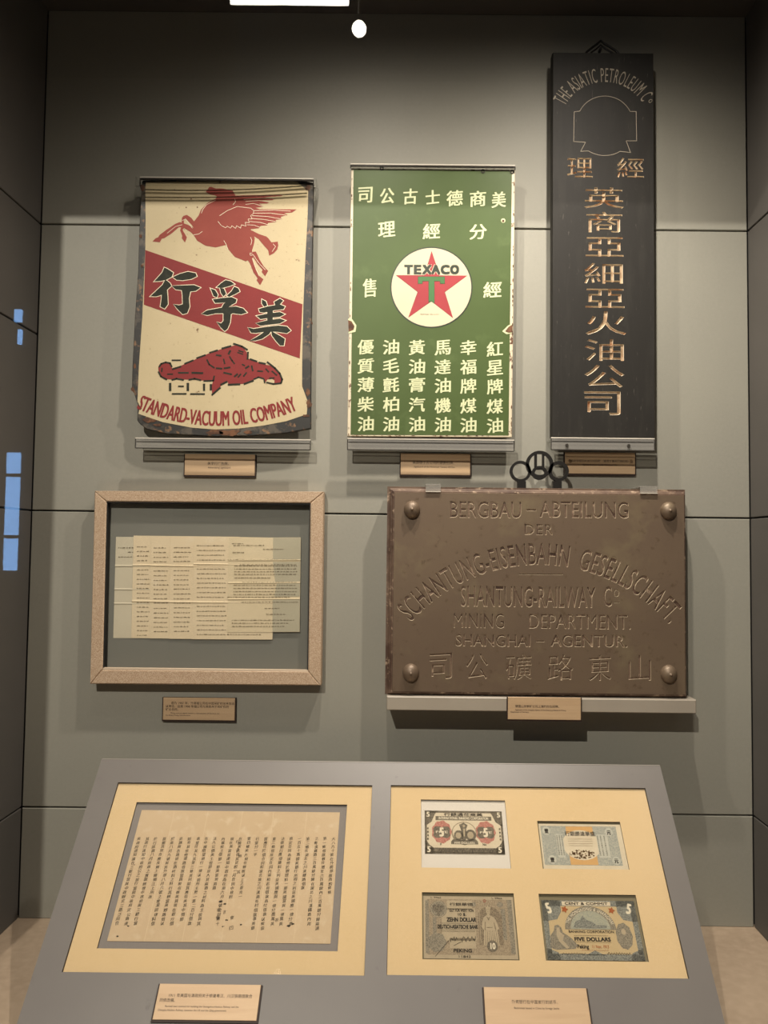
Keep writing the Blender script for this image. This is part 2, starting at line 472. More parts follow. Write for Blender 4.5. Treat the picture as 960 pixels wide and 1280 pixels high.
# ================================================================== LABEL PLATES
def typed(mb, F, lines, h, mi=0):
    for (txt, x, y, sz, al) in lines:
        put(mb, F, text_items(txt, x, y, sz, align=al), h, h + .0001, mi)
def label_plate(F, quad, hh, label, lines, edgebot=True):
    """quad: px corners tl, tr, br, bl ; lines: (text, u, v, px height, align)"""
    P = F.uvs(quad, hh); xs = [p[0] for p in P]; ys = [p[1] for p in P]
    x0, x1, y0, y1 = (P[0][0]+P[3][0])/2, (P[1][0]+P[2][0])/2, (P[2][1]+P[3][1])/2, (P[0][1]+P[1][1])/2
    t = thing('label_plate', label, 'label', F.p((x0+x1)/2, y0, 0), 'museum caption plates')
    e = .0022
    B('plate', M_labeld, t, lambda m: m.rect(F, x0, y0 - e*.9, x1, y1, .0002, hh - .0012))
    B('face', M_brass, t, lambda m: m.bevbox(F, [(x0 + e, y0 + e*.6), (x1 - e, y0 + e*.6), (x1 - e, y1), (x0 + e, y1)], hh - .0012, hh, .0004))
    def f(m):
        for (txt, u, v, px, al) in lines:
            X, Y = F.uv(u, v, hh); s = (F.uv(u, v, hh)[1] - F.uv(u, v + px, hh)[1])
            put(m, F, text_items(txt, X, Y, s, align=al), hh + .00005, hh + .0002)
    B('lettering', M_labelt, t, f)
FW = wall_frame(0)
label_plate(FW, [(229.5, 567.5), (320, 568), (319.5, 595), (229.5, 595)], .007, 'brass-coloured caption plate under the white winged-horse sign',
    [('美孚行广告牌。', 274, 581, 4.2, 'c'), ('Advertising signboard', 274, 585.6, 3.2, 'c')])
label_plate(FW, [(499.5, 566.5), (589, 567.5), (589, 595), (499.5, 594)], .007, 'caption plate under the green enamel sign',
    [('美商德士古公司的搪瓷招牌。', 543, 580, 4.2, 'c'), ('Signboard of the American Texaco Oil Co.', 543, 584.6, 2.9, 'c')])
label_plate(FW, [(705, 565), (795.5, 566), (795, 593.5), (705, 592.5)], .007, 'caption plate under the black carved wooden sign, behind the ring hanger',
    [('“英商亚细亚火油公司招牌”（曾用于重庆代销机构）', 750, 577.5, 3.3, 'c'), ('Signboard of the Asiatic Petroleum Co.', 750, 582, 2.7, 'c')])
label_plate(FW, [(202.5, 871.5), (295, 873), (294.5, 901.5), (202.5, 900.5)], .007, 'caption plate with five lines of print under the linen framed letter',
    [('图为 1907 年，外商福公司在中国采矿的往来信函', 214, 880, 3.7, 'l'), ('以来往。这是 1908 年福公司与英商关于采矿权的', 207, 884, 3.7, 'l'), ('矿业合同。', 207, 888, 3.7, 'l'),
     ('Mining contract signed between a representative of Germany and', 213, 892, 2.3, 'l'), ('the British Mining Administration', 207, 894.6, 2.3, 'l')])
t_lab5 = None

# ================================================================== ACRYLIC HOLDERS
def holder(name, label, group, d, top=None, bottom=None, screws=()):
    """clear shelf brackets that carry a sign; px numbers are read on the sign's front plane"""
    F = wall_frame(0); Fd = wall_frame(d)
    (bu0, bv0, bu1, bv1) = bottom
    x0, zt = Fd.uv(bu0, bv0); x1, _ = Fd.uv(bu1, bv0); _, zb = Fd.uv(bu0, bv1)
    t = thing(name, label, 'holder', (0.5*(x0+x1), 0, zb), group)
    B('ledge', M_clear, t, lambda m: m.box((x0, -d, zt - .003), (x1, -.0004, zt)))
    B('front_lip', M_lip, t, lambda m: m.box((x0, -d - .003, zb), (x1, -d, zt)))
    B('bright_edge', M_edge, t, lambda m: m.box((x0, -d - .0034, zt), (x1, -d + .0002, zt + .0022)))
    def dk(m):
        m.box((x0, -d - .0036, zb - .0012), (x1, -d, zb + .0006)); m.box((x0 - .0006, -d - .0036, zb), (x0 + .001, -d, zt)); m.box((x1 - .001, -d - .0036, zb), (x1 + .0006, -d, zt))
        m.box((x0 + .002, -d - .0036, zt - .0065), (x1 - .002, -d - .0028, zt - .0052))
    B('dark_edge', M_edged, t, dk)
    for (u, v) in screws:
        sx_, sz_ = Fd.uv(u, v)
        B('screw', M_edged, t, lambda m: m.disc(Fr((0, -d - .003, 0), (1, 0, 0), (0, 0, 1)), sx_, sz_, .0032, 0, .003, 16))
    if top:
        (u0, v0, u1, v1, v2) = top                # v0 rear edge, v1 front edge, v2 bottom of the front lip
        a, z1 = Fd.uv(u0, v1); b, _ = Fd.uv(u1, v1); _, z2 = Fd.uv(u0, v2)
        B('top_cover', M_clear, t, lambda m: m.box((a, -d - .004, z1), (b, -.0004, z1 + .003)))
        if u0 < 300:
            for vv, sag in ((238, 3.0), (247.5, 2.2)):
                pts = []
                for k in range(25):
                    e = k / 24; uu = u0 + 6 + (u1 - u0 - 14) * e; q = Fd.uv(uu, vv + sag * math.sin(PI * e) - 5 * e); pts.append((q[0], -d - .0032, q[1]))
                B('refraction_band', M_refract, t, lambda m: m.tube(pts, .0016, 6))  # dark tubes stand in for refraction stripes in the bent acrylic
        B('top_lip', M_clear, t, lambda m: m.box((a, -d - .004, z2), (b, -d - .001, z1)))
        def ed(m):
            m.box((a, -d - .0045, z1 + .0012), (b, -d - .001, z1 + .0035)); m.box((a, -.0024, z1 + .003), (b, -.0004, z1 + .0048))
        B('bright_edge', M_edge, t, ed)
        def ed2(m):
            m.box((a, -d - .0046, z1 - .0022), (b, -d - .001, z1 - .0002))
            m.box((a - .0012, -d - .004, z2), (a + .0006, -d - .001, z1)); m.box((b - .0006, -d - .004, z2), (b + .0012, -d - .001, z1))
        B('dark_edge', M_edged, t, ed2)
        if name == 'acrylic_holder' and d > .03 and u0 < 300:
            for s_ in (a - .008, b + .006):
                B('side_flap', M_clear, t, lambda m: m.prism(Fr((s_, 0, 0), (0, -1, 0), (0, 0, 1)), [(.0005, z1 + .002), (d + .006, z1 + .002), (d + .012, z1 - .045), (d + .004, z1 - .045), (.0005, z1 - .02)], -.001, .001))
    return t

# ================================================================== SIGN 1: white sign with red winged horse
D1 = .034
F1 = wall_frame(D1)
holder('acrylic_holder', 'clear acrylic bracket holding the white winged-horse sign at top and foot', 'clear acrylic holders', D1 + .002,
       top=(176, 214, 392, 224, 233), bottom=(170, 548.5, 388.5, 560))
z1 = lambda X, Y: (150 + X / 3.367, 190 + Y / 3.367)
z2 = lambda X, Y: (180 + X / 4.8, 225 + Y / 4.8)
z3 = lambda X, Y: (175 + X / 4.571, 305 + Y / 4.571)
z4 = lambda X, Y: (190 + X / 5.333, 420 + Y / 5.333)
def P(F, fn, pts, h=0): return [F.uv(*fn(x, y), h) for x, y in pts]
M_navy = mat('enamel_dark_border', '#211f1b', .5, 0, [(30, .52, .60, '#4d453a'), (70, .58, .66, '#7a5a3c')], (60, .3, .001))
M_cream = mat('enamel_cream', '#c2b28f', .5, 0, [(5, .4, .7, '#baaa86'), (230, .64, .72, '#8f7d5c'), (40, .70, .74, '#6b5236')], (90, .12, .0008), .25)
M_red = mat('enamel_red', '#83302f', .55, 0, [(12, .4, .7, '#7c2e2e'), (260, .66, .78, '#984f4a')], (90, .12, .0008), .2)
M_horse = mat('enamel_horse_red', '#8a4138', .6, 0, [(14, .4, .7, '#91473d'), (240, .66, .78, '#955a4e')], None, .2)
M_ink = mat('enamel_dark_green_ink', '#26281f', .6, 0, [(60, .5, .7, '#33352b')], None, .2)
M_white = mat('enamel_outline_cream', '#dccfae', .4)
M_rust = mat('rust', '#4a2f1f', .8, 0, [(60, .45, .6, '#6f4a30'), (120, .6, .7, '#2b1c14')], (200, .5, .001))
t = thing('enamel_sign', 'white enamel sign with red winged horse, red diagonal band and curved foot', 'sign', F1.p(*F1.uv(278, 545), -.02))
def arcpt(pts): return pts
board = [(92, 125), (98, 118), (740, 112), (815, 130), (812, 300), (806, 700), (803, 1000), (803, 1163), (700, 1182), (560, 1193), (400, 1196), (200, 1186), (112, 1166), (85, 1146), (72, 1130), (74, 1060), (50, 990), (52, 900), (62, 700), (76, 500), (80, 350), (86, 220)]
B('backing_sheet', M_navy, t, lambda m: m.bevbox(F1, P(F1, z1, board), -.012, 0, .0012))
field = [(107, 150), (110, 128), (400, 124), (700, 122), (748, 128), (792, 165), (790, 260), (780, 450), (772, 640), (767, 860), (766, 985), (790, 1050), (786, 1104), (700, 1133), (600, 1152), (500, 1164), (400, 1168), (300, 1160), (180, 1137), (78, 1102), (84, 1070), (74, 1050), (80, 900), (94, 700), (100, 560), (107, 400), (108, 280)]
B('white_field', M_cream, t, lambda m: m.prism(F1, P(F1, z1, field), 0, .0005))
B('red_band', M_red, t, lambda m: m.prism(F1, P(F1, z1, [(107, 413), (768, 641), (757, 869), (101, 643)]), .0005, .0008))
strokes = [
 [(140,136),(160,145),(190,165),(182,188),(150,205),(118,212),(84,214),(110,185),(128,165)],
 [(146,205),(172,225),(180,240),(155,262),(158,300),(160,345),(142,370),(118,358),(124,320),(126,290),(95,300),(62,299),(95,268),(130,235)],
 [(190,190),(230,172),(275,160),(318,168),(325,185),(295,200),(245,208),(210,205)],
 [(182,240),(250,238),(310,236),(345,250),(320,268),(288,272),(280,310),(284,360),(270,395),(245,402),(215,372),(192,345),(225,352),(246,345),(244,290),(240,264),(205,260)],
 [(440,248),(465,225),(490,208),(520,215),(540,230),(510,241),(470,252)],
 [(405,256),(430,265),(445,290),(440,305),(422,298)], [(458,252),(480,257),(492,285),(478,300),(464,280)],
 [(540,245),(562,255),(570,272),(545,286),(510,302),(498,296),(525,270)],
 [(418,318),(470,310),(525,305),(552,318),(548,335),(525,348),(504,362),(548,358),(590,370),(611,392),(580,402),(530,396),(520,402),(515,450),(500,485),(485,498),(465,480),(438,446),(465,455),(478,440),(478,396),(430,397),(385,407),(352,400),(385,380),(430,372),(468,365),(478,345),(490,334),(460,336),(430,337)],
 [(698,318),(720,330),(727,352),(710,358),(697,340)], [(768,332),(800,313),(818,325),(800,345),(775,353)],
 [(680,372),(730,358),(800,347),(828,358),(820,373),(770,378),(710,392),(685,389)],
 [(668,412),(740,397),(800,390),(826,402),(800,416),(740,421),(690,430)],
 [(662,453),(730,437),(800,427),(830,438),(800,454),(735,461),(690,467)],
 [(728,365),(760,360),(758,450),(738,462),(728,440)],
 [(616,478),(650,486),(720,475),(790,467),(840,473),(861,495),(840,510),(780,501),(720,501),(660,509),(635,506)],
 [(722,492),(752,494),(738,515),(700,541),(660,552),(626,554),(670,531),(702,510)],
 [(752,500),(790,520),(828,543),(822,580),(800,580),(774,550),(754,522)]]
def sf(m, grow, h0, h1, sl):
    for k, s_ in enumerate(sl):
        p = ccw(P(F1, z3, s_)); m.prism(F1, inset(p, -grow) if grow else p, h0, h1 + k * 1e-6)
for a, b in ((0, 4), (4, 9), (9, 18)):
    o = B('character', M_ink, t, lambda m: sf(m, .0002, .0010, .0013, strokes[a:b]))
    B('outline', M_white, o, lambda m: sf(m, .0016, .0008, .0010, strokes[a:b]))
hz = [
 [(372,72),(392,43),(405,42),(430,52),(470,52),(530,62),(548,90),(552,112),(600,115),(620,150),(700,178),(690,230),(640,295),(650,315),(665,350),(660,385),(648,425),(655,470),(610,488),(545,462),(508,418),(495,390),(430,405),(370,395),(320,365),(298,330),(272,306),(300,290),(300,250),(328,215),(342,180),(380,140),(432,112),(440,100),(425,92),(400,88),(382,80)],
 [(545,95),(640,92),(832,90),(826,97),(720,104),(785,112),(770,122),(700,122),(752,135),(740,142),(690,142),(718,160),(700,164),(640,170),(560,160)],
 [(560,160),(700,176),(916,177),(888,196),(840,200),(862,210),(820,222),(828,236),(790,240),(794,252),(745,258),(740,272),(700,276),(690,290),(620,298),(560,300),(500,294),(460,280),(450,250)],
 [(640,300),(690,325),(735,340),(748,352),(765,375),(803,370),(806,395),(798,420),(780,440),(752,455),(745,422),(712,385),(688,355),(655,335)],
 [(648,432),(672,430),(695,480),(718,518),(745,546),(727,578),(706,552),(712,540),(682,505),(655,462)],
 [(620,448),(645,455),(655,492),(672,540),(690,575),(717,596),(697,632),(676,602),(682,590),(657,555),(638,505),(622,480)],
 [(302,290),(300,325),(240,288),(210,284),(168,320),(122,350),(108,352),(96,374),(52,370),(68,352),(88,343),(92,332),(128,305),(188,264),(216,253),(265,270)],
 [(228,228),(238,216),(258,210),(285,228),(306,256),(300,290),(285,268),(250,232),(240,240),(240,290),(232,300),(258,345),(246,376),(228,350),(230,335),(217,303),(225,280)]]
def hf(m):
    for k, s_ in enumerate(hz): m.prism(F1, P(F1, z2, s_), .0005, .0008 + k * 5e-6)
B('winged_horse', M_horse, t, hf)
fl = [[(345,200),(352,180),(375,150),(430,122)], [(600,118),(700,110),(780,113)], [(610,130),(690,124),(755,134)], [(610,148),(660,142),(715,160)],
      [(660,185),(780,182),(880,188)], [(655,200),(760,200),(850,212)], [(650,215),(740,220),(825,235)], [(645,232),(720,238),(790,250)], [(635,250),(700,256),(745,270)], [(620,270),(660,272),(700,286)],
      [(455,215),(500,185),(560,160),(640,170),(660,185),(655,205),(640,215),(650,235),(625,235),(632,258),(608,255),(612,278),(585,270),(580,290),(556,275),(550,292),(528,275),(520,290),(500,278),(490,288),(465,275),(445,250)],
      [(545,115),(550,130),(535,150)], [(640,345),(648,365),(642,390)], [(480,365),(495,390),(503,415)], [(300,330),(330,325),(350,310)], [(230,245),(250,235),(290,290)], [(140,320),(190,280),(230,270)],
      [(650,440),(635,440),(640,455),(655,448),(690,500),(728,540)], [(650,470),(670,530),(690,575)], [(775,385),(790,400),(770,430)]]
def lf(m):
    for l in fl: m.line(F1, P(F1, z2, l), .0008, .0008, .00105)
B('feather_lines', M_white, t, lf)
mapo = [(42,212),(50,190),(68,178),(95,173),(122,183),(134,215),(190,200),(270,165),(350,128),(430,98),(520,70),(560,62),(610,80),(632,108),(636,150),(700,172),(750,190),(800,200),(840,228),(868,280),(862,312),(840,320),(815,312),(818,298),(800,285),(770,290),(752,315),(740,285),(715,276),(680,288),(640,315),(580,322),(512,325),(505,305),(470,322),(445,352),(402,398),(398,335),(408,300),(350,298),(270,293),(200,290),(110,290),(65,275),(46,245)]
B('red_map', M_red, t, lambda m: m.prism(F1, P(F1, z4, mapo), .0005, .0008))
dash = [([(50,205),(62,186),(92,176),(122,182),(132,205)],11), ([(45,240),(60,270),(98,290)],11), ([(135,162),(192,162)],9), ([(138,222),(192,204)],11), ([(220,185),(275,163)],11), ([(300,148),(355,128)],11), ([(385,112),(437,96)],11), ([(468,84),(525,68)],12), ([(545,52),(600,70),(635,92)],12), ([(640,110),(638,155)],12), ([(655,155),(698,170)],12), ([(715,178),(755,186)],12), ([(770,175),(820,215),(852,250),(868,290),(862,312)],12), ([(765,310),(810,320),(860,315)],10),
        ([(135,293),(165,285),(210,293)],11), ([(248,292),(285,285),(325,295)],11), ([(348,300),(410,298),(415,268)],10), ([(122,318),(122,362)],16), ([(240,318),(240,362)],16), ([(348,322),(348,362)],14), ([(137,386),(228,386)],10), ([(258,387),(350,387)],10), ([(178,336),(210,336)],10), ([(393,325),(393,358)],14), ([(402,392),(455,345)],12), ([(460,325),(500,305)],12), ([(510,325),(585,322)],12), ([(615,320),(675,298)],12), ([(680,288),(710,275),(745,285)],9),([(748,290),(752,312)],9),
        ([(105,255),(138,255)],9), ([(178,246),(242,246)],11), ([(268,246),(338,248)],13), ([(368,160),(382,190),(415,212)],10), ([(430,215),(465,218)],11), ([(482,216),(520,210)],11), ([(430,128),(460,132)],11), ([(512,120),(522,100)],13), ([(478,155),(485,185)],9), ([(518,138),(535,165),(550,185)],9), ([(572,110),(605,122)],8), ([(580,98),(608,108)],8), ([(480,245),(530,256)],11), ([(552,270),(570,255)],12), ([(575,275),(592,255)],10), ([(602,190),(618,198)],9), ([(625,215),(645,202)],12), ([(612,268),(630,245)],10), ([(665,200),(672,232)],11), ([(705,234),(738,236)],9), ([(760,220),(778,240)],9), ([(800,235),(832,262)],9), ([(785,282),(815,280)],9), ([(68,215),(66,238)],9)]
k4 = F1.uv(*z4(1, 0))[0] - F1.uv(*z4(0, 0))[0]
def df(m):
    for l, wd in dash: m.line(F1, P(F1, z4, l), wd * k4, .0008, .0011)
B('dark_dashes', M_ink, t, df)
# company name along the curved foot
a_, b_, c_ = [Vector(F1.uv(*z1(*q))) for q in ((78, 1082), (418, 1152), (755, 1082))]
def circ(a, b, c):
    d = 2 * (a.x*(b.y-c.y) + b.x*(c.y-a.y) + c.x*(a.y-b.y))
    ux = ((a.length_squared)*(b.y-c.y) + b.length_squared*(c.y-a.y) + c.length_squared*(a.y-b.y)) / d
    uy = ((a.length_squared)*(c.x-b.x) + b.length_squared*(a.x-c.x) + c.length_squared*(b.x-a.x)) / d
    ce = Vector((ux, uy)); return ce, (ce - a).length
ce, rr_ = circ(a_, b_, c_)
span = 2 * math.asin((c_ - a_).length / 2 / rr_) * rr_
def fit_arc(txt, h, cap=.72): return None
capk = bb(get_glyph('H'))[3]
hz_ = (F1.uv(*z1(400, 1090))[1] - F1.uv(*z1(400, 1150))[1]) / capk * 1.0
def nm_(m):
    txt = 'STANDARD-VACUUM OIL COMPANY'; sx = span / line_w(txt, hz_)
    put(m, F1, text_items(txt, 0, 0, hz_, sx=sx, arc=(ce.x, ce.y, rr_, -1)), .0005, .0009, 0, .0008, .0003)
B('company_name', M_red, t, nm_)
def chips(m):
    for cx, cy, r in ((790, 1010, 14), (795, 1060, 16), (783, 1110, 12), (120, 1130, 20), (160, 1150, 12), (85, 1080, 8), (88, 355, 9), (62, 900, 8), (55, 1000, 10), (400, 1180, 22), (460, 1182, 30), (540, 1180, 14), (95, 150, 12), (790, 150, 14), (92, 480, 6), (808, 720, 5)):
        cxx, cyy = F1.uv(*z1(cx, cy)); k = k4 * 5.333 / 3.367
        n = 11; m.prism(F1, [(cxx + r*k*random.uniform(.6, 1.2)*math.cos(i*2*PI/n)*(1.6 if cy > 1100 else .8), cyy + r*k*random.uniform(.5, 1.1)*math.sin(i*2*PI/n)*(.6 if cy > 1100 else 1.4)) for i in range(n)], .0001, .00075)
B('rust_chips', M_rust, t, chips)
def holes(m):
    for x, y in ((279, 234), (326, 233), (230, 160), (300, 198)): m.disc(F1, *F1.uv(*z1(x, y)), .0014, .0004, .0009, 10)
B('nail_holes', M_rust, t, holes)

# ================================================================== SIGN 2: green oil sign
D2 = .034; F2 = wall_frame(D2)
holder('acrylic_holder', 'clear acrylic bracket holding the green enamel sign at top and foot', 'clear acrylic holders', D2 + .002,
       top=(438.5, 203, 643.5, 207.5, 211), bottom=(434.5, 549, 642.5, 562))
M_green = mat('enamel_green', '#46562d', .45, 0, [(6, .4, .75, '#4d5e34'), (14, .60, .8, '#5a6b40')], (60, .1, .0008), .25)
M_gborder = mat('enamel_cream_border', '#cfc3a8', .45, 0, [(60, .60, .64, '#5a3a28')], (90, .2, .0006))
M_ivory = mat('enamel_ivory', '#ccd0a6', .5, spec=.25)
M_roundel = mat('enamel_roundel', '#cbbfa3', .5, 0, [(8, .4, .8, '#c4b89c')], None, .25)
M_star = mat('enamel_star_red', '#9c383d', .5, 0, [(20, .4, .7, '#94343a')], None, .25)
M_tgreen = mat('enamel_letter_green', '#3c6a38', .35)
M_dkg = mat('enamel_outline_dark', '#1f2a17', .4)
y1 = lambda X, Y: (420 + X / 3.2833, 190 + Y / 3.2821)
y2 = lambda X, Y: (480 + X / 8, 300 + Y / 8)
t = thing('enamel_sign', 'green enamel oil company sign with red star roundel and cream characters', 'sign', F2.p(*F2.uv(538, 549), -.02))
B('sheet', M_gborder, t, lambda m: m.bevbox(F2, P(F2, y1, [(62, 66), (735, 72), (722, 1170), (46, 1166)]), -.01, 0, .001))
B('green_field', M_green, t, lambda m: m.prism(F2, P(F2, y1, [(72, 72), (722, 78), (708, 1166 - 3), (60, 1160)]), 0, .0004))
def ch_item(F, fn, ch, cx, cy, w_, h_, off=.02, shear=.06, rot=0, res=3):
    g = get_glyph(ch, off, res); X, Y = F.uv(*fn(cx, cy)); kx = F.uv(*fn(cx + w_, cy))[0] - X; ky = Y - F.uv(*fn(cx, cy + h_))[1]
    return (g, place(X, Y, kx, ky, g, rot, shear))
chars = []
for ch, x, y in zip('司公古士德商美', (120, 210, 305, 397, 487, 582, 668), (177, 181, 183, 185, 190, 192, 196)):
    chars.append((ch, x, y, 60 if ch not in '德商' else 68, 66 if ch not in '士' else 58))
for ch, x, y in (('理', 208, 318), ('經', 392, 325), ('分', 583, 328)): chars.append((ch, x, y, 72, 64))
chars += [('售', 138, 558, 58, 78), ('經', 642, 565, 76, 66)]
cols = [('優質薄柴油', 122, (800, 878, 955, 1035, 1115)), ('油毛氈柏油', 226, (800, 878, 955, 1035, 1116)), ('黃油膏汽油', 332, (802, 880, 955, 1037, 1117)),
        ('馬達油機油', 438, (803, 882, 958, 1040, 1118)), ('幸福牌煤油', 543, (803, 882, 960, 1042, 1120)), ('紅星牌煤油', 652, (808, 885, 962, 1044, 1122))]
for s_, x, ys in cols:
    for ch, y in zip(s_, ys): chars.append((ch, x, y, 68, 62))
for ch, x, y, w_, h_ in chars:
    B('character', M_ivory, t, lambda m: put(m, F2, [ch_item(F2, y1, ch, x, y, w_ - 4, h_ - 3, 0, .10, random.uniform(-.04, .03))], .0004, .0009, 0, .0007, .0003))
cxr, cyr = F2.uv(*y2(474, 474)); rr2 = F2.uv(*y2(474 + 412, 474))[0] - cxr
ro = B('roundel', [M_dkg, M_roundel], t, lambda m: (m.disc(F2, cxr, cyr, rr2, .0004, .0006, 72, 0), m.disc(F2, cxr, cyr, rr2 * .968, .0006, .0008, 72, 1)))
star = [(476,112),(525,258),(545,358),(832,358),(606,522),(690,782),(474,612),(244,776),(338,520),(120,354),(408,356),(440,240)]
star = [(476,112),(514,235),(550,358),(832,358),(606,522),(690,782),(474,612),(244,776),(338,520),(120,354),(405,356),(442,235)]
B('star', [M_dkg, M_star], ro, lambda m: (m.prism(F2, inset(ccw(P(F2, y2, star)), -.0006), .0008, .00095, 0), m.prism(F2, P(F2, y2, star), .00095, .0011, 1)))
tee = [(342,370),(605,370),(605,438),(565,438),(560,412),(502,412),(502,632),(474,612),(448,622),(448,412),(385,412),(382,438),(342,438)]
B('letter_t', [M_dkg, M_tgreen], ro, lambda m: (m.prism(F2, inset(ccw(P(F2, y2, tee)), -.0007), .0011, .0012, 0), m.prism(F2, P(F2, y2, tee), .0012, .0014, 1)))
def tx(m):
    for ch, x, w_ in zip('TEXACO', (246, 336, 430, 518, 611, 706), (84, 72, 92, 88, 88, 88)):
        it = ch_item(F2, y2, ch, x, 297, w_ - 12, 84, 0, 0)
        if ch in 'XA': put(m, F2, [it], .0011, .0012, 1, .0024, .0018)
        put(m, F2, [it], .0008, .0014, 0, .0015, .0010)
B('name_lettering', [M_dkg, M_roundel], ro, tx)
def reg(m):
    X, Y = F2.uv(*y2(456, 750)); s_ = .0032
    put(m, F2, text_items('TRADE MARK   REG. U.S. PAT.', X, Y, s_ * .9), .0008, .001)
B('small_print', M_dkg, ro, reg)
def blob(m, F, fn, pts, h0, h1, mi=0): m.prism(F, P(F, fn, pts), h0, h1, mi)
def gch(m):
    blob(m, F2, y1, [(50, 683), (68, 688), (84, 712), (80, 738), (52, 745)], .0003, .0008, 1)
    blob(m, F2, y1, [(50, 690), (64, 695), (76, 715), (72, 730), (52, 738)], .0008, .0011, 0)
    blob(m, F2, y1, [(722, 705), (706, 712), (682, 736), (700, 748), (722, 744)], .0003, .0008, 1)
    blob(m, F2, y1, [(724, 708), (708, 718), (694, 736), (708, 742), (724, 740)], .0008, .0011, 0)
    X, Y = F2.uv(*y1(686, 282)); m.disc(F2, X, Y, .0046, .0003, .0008, 12, 1); m.disc(F2, X, Y - .0008, .0027, .0008, .0011, 9, 0)
    for k in range(90):                      # chipped rim
        e = random.random(); s = random.choice('LLRRRBBT')
        if s == 'L': u, v = 62 - 14*e + 4, 80 + 1080*e
        elif s == 'R': u, v = 731 - 12*e, 80 + 1080*e
        elif s == 'B': u, v = 60 + 650*e, 1164
        else: u, v = 70 + 650*e, 70
        X, Y = F2.uv(*y1(u, v)); n = 7; r = random.uniform(.0008, .0026); q = 2.2 if s in 'LR' else .5
        m.prism(F2, [(X + r*random.uniform(.5, 1)*math.cos(i*2*PI/n)/q**.5, Y + r*random.uniform(.5, 1)*math.sin(i*2*PI/n)*q) for i in range(n)], 0, .0007, 0)
B('rust_chips', [M_rust, M_ivory], t, gch)
for (x, y) in ((603, 80), (188, 68), (722, 82)):
    X, Y = F2.uv(*y1(x, y)); B('grommet', M_edged, t, lambda m: (m.ring(F2, X, Y, .0018, .0042, .0003, .0014, 18)))

# ================================================================== SIGN 3: carved wooden board
D3 = .045; F3 = wall_frame(D3)
holder('acrylic_holder', 'clear acrylic ledge under the black carved wooden sign', 'clear acrylic holders', D3 + .002,
       bottom=(688.5, 548, 817.5, 562), screws=((708, 557), (785, 557.5)))
M_black = mat('black_lacquered_wood', '#24221f', .62, 0, [(18, .5, .75, '#2c2a26'), (90, .66, .74, '#504c45')], (40, .2, .001), .22, (3.5, 3.5, .5))
M_gilt = mat('worn_gilt_cut', '#8c7356', .75, 0, [(26, .50, .62, '#86542f'), (60, .48, .62, '#b39c7e')])
M_scratch = mat('scratched_groove', '#938978', .7)
x3 = lambda X, Y: (670 + X / 4.572, 30 + Y / 4.571)
x4 = lambda X, Y: (690 + X / 5.815, 180 + Y / 5.818)
x5 = lambda X, Y: (670 + X / 4, 290 + Y / 4)
t = thing('carved_sign', 'tall black wooden sign with gilt carved characters and arched lettering', 'sign', F3.p(*F3.uv(752, 547), -.04))
q3 = F3.uvs([(692.5, 65), (819, 66.5), (817.5, 547.5), (688, 546.5)])
X0, X1, Z0, Z1 = q3[3][0], q3[1][0], q3[2][1], q3[0][1]; X0 = (q3[0][0]+q3[3][0])/2; X1 = (q3[1][0]+q3[2][0])/2
items = []
c3 = [('理', x4, 203, 172, 185, 142), ('經', x4, 570, 172, 195, 145), ('英', x4, 378, 392, 290, 152), ('商', x4, 380, 568, 262, 150), ('亞', x4, 382, 748, 275, 140), ('細', x4, 375, 940, 280, 150), ('亞', x4, 385, 1122, 285, 138),
      ('火', x5, 350, 455, 205, 118), ('油', x5, 342, 590, 195, 108), ('公', x5, 342, 720, 200, 112), ('司', x5, 332, 856, 182, 118)]
for ch, fn, x, y, w_, h_ in c3: items.append(ch_item(F3, fn, ch, x, y, w_, h_, 0, 0))
cc, rc_ = circ(*[Vector(F3.uv(*x3(*q))) for q in ((168, 468), (398, 332), (606, 448))])
spn = 2 * math.asin((Vector(F3.uv(*x3(606, 448))) - Vector(F3.uv(*x3(168, 468)))).length / 2 / rc_) * rc_ * 1.0
hl = (F3.uv(*x3(400, 245))[1] - F3.uv(*x3(400, 325))[1]) / capk
txt = 'THE ASIATIC PETROLEUM C'
items2 = text_items(txt, 0, 0, hl, sx=spn / line_w(txt, hl), arc=(0, 0, rc_, 1), off=-.008)
aL = Vector(F3.uv(*x3(168, 468))); aR = Vector(F3.uv(*x3(606, 448)))
md = (math.atan2(aL.x-cc.x, aL.y-cc.y) + math.atan2(aR.x-cc.x, aR.y-cc.y)) / 2
def turn(T, a=md): return lambda x, y: (cc.x + T(x, y)[0]*math.cos(-a) - T(x, y)[1]*math.sin(-a), cc.y + T(x, y)[0]*math.sin(-a) + T(x, y)[1]*math.cos(-a))
items2 = [(g, turn(T)) for g, T in items2]
go = get_glyph('o', -.008); X_, Y_ = F3.uv(*x3(654, 440)); items2.append((go, place(X_, Y_, .0062, .0092, go, -.85)))
def wb(m):
    m.rect(F3, X0, Z0, X1, Z1, -.022, -.006)
    e = .0012; outer = [(X0, Z0), (X1, Z0), (X1, Z1), (X0, Z1)]; inn = inset(outer, e)
    vs = [F3.p(*p, -.006) for p in outer] + [F3.p(*p, 0) for p in inn]
    m.add(vs, [(i, (i+1) % 4, 4 + (i+1) % 4, 4 + i) for i in range(4)], 0)
    carve(m, F3, inn, items + [], 0, .0026, .0013, 0, 1, 2)
B('board', [M_black, mat('lit_cut_slope', '#cfc0a8', .7, 0, [(40, .52, .66, '#b08a66')]), M_gilt], t, wb)  # paler slopes put the highlights along the cuts into colour
B('arched_lettering', M_scratch, t, lambda m: put(m, F3, items2, 0, .0003))
sh = [(215,500),(250,498)]
cA = Vector(F3.uv(*x3(250, 498))); cB = Vector(F3.uv(*x3(395, 412))); cC = Vector(F3.uv(*x3(538, 500)))
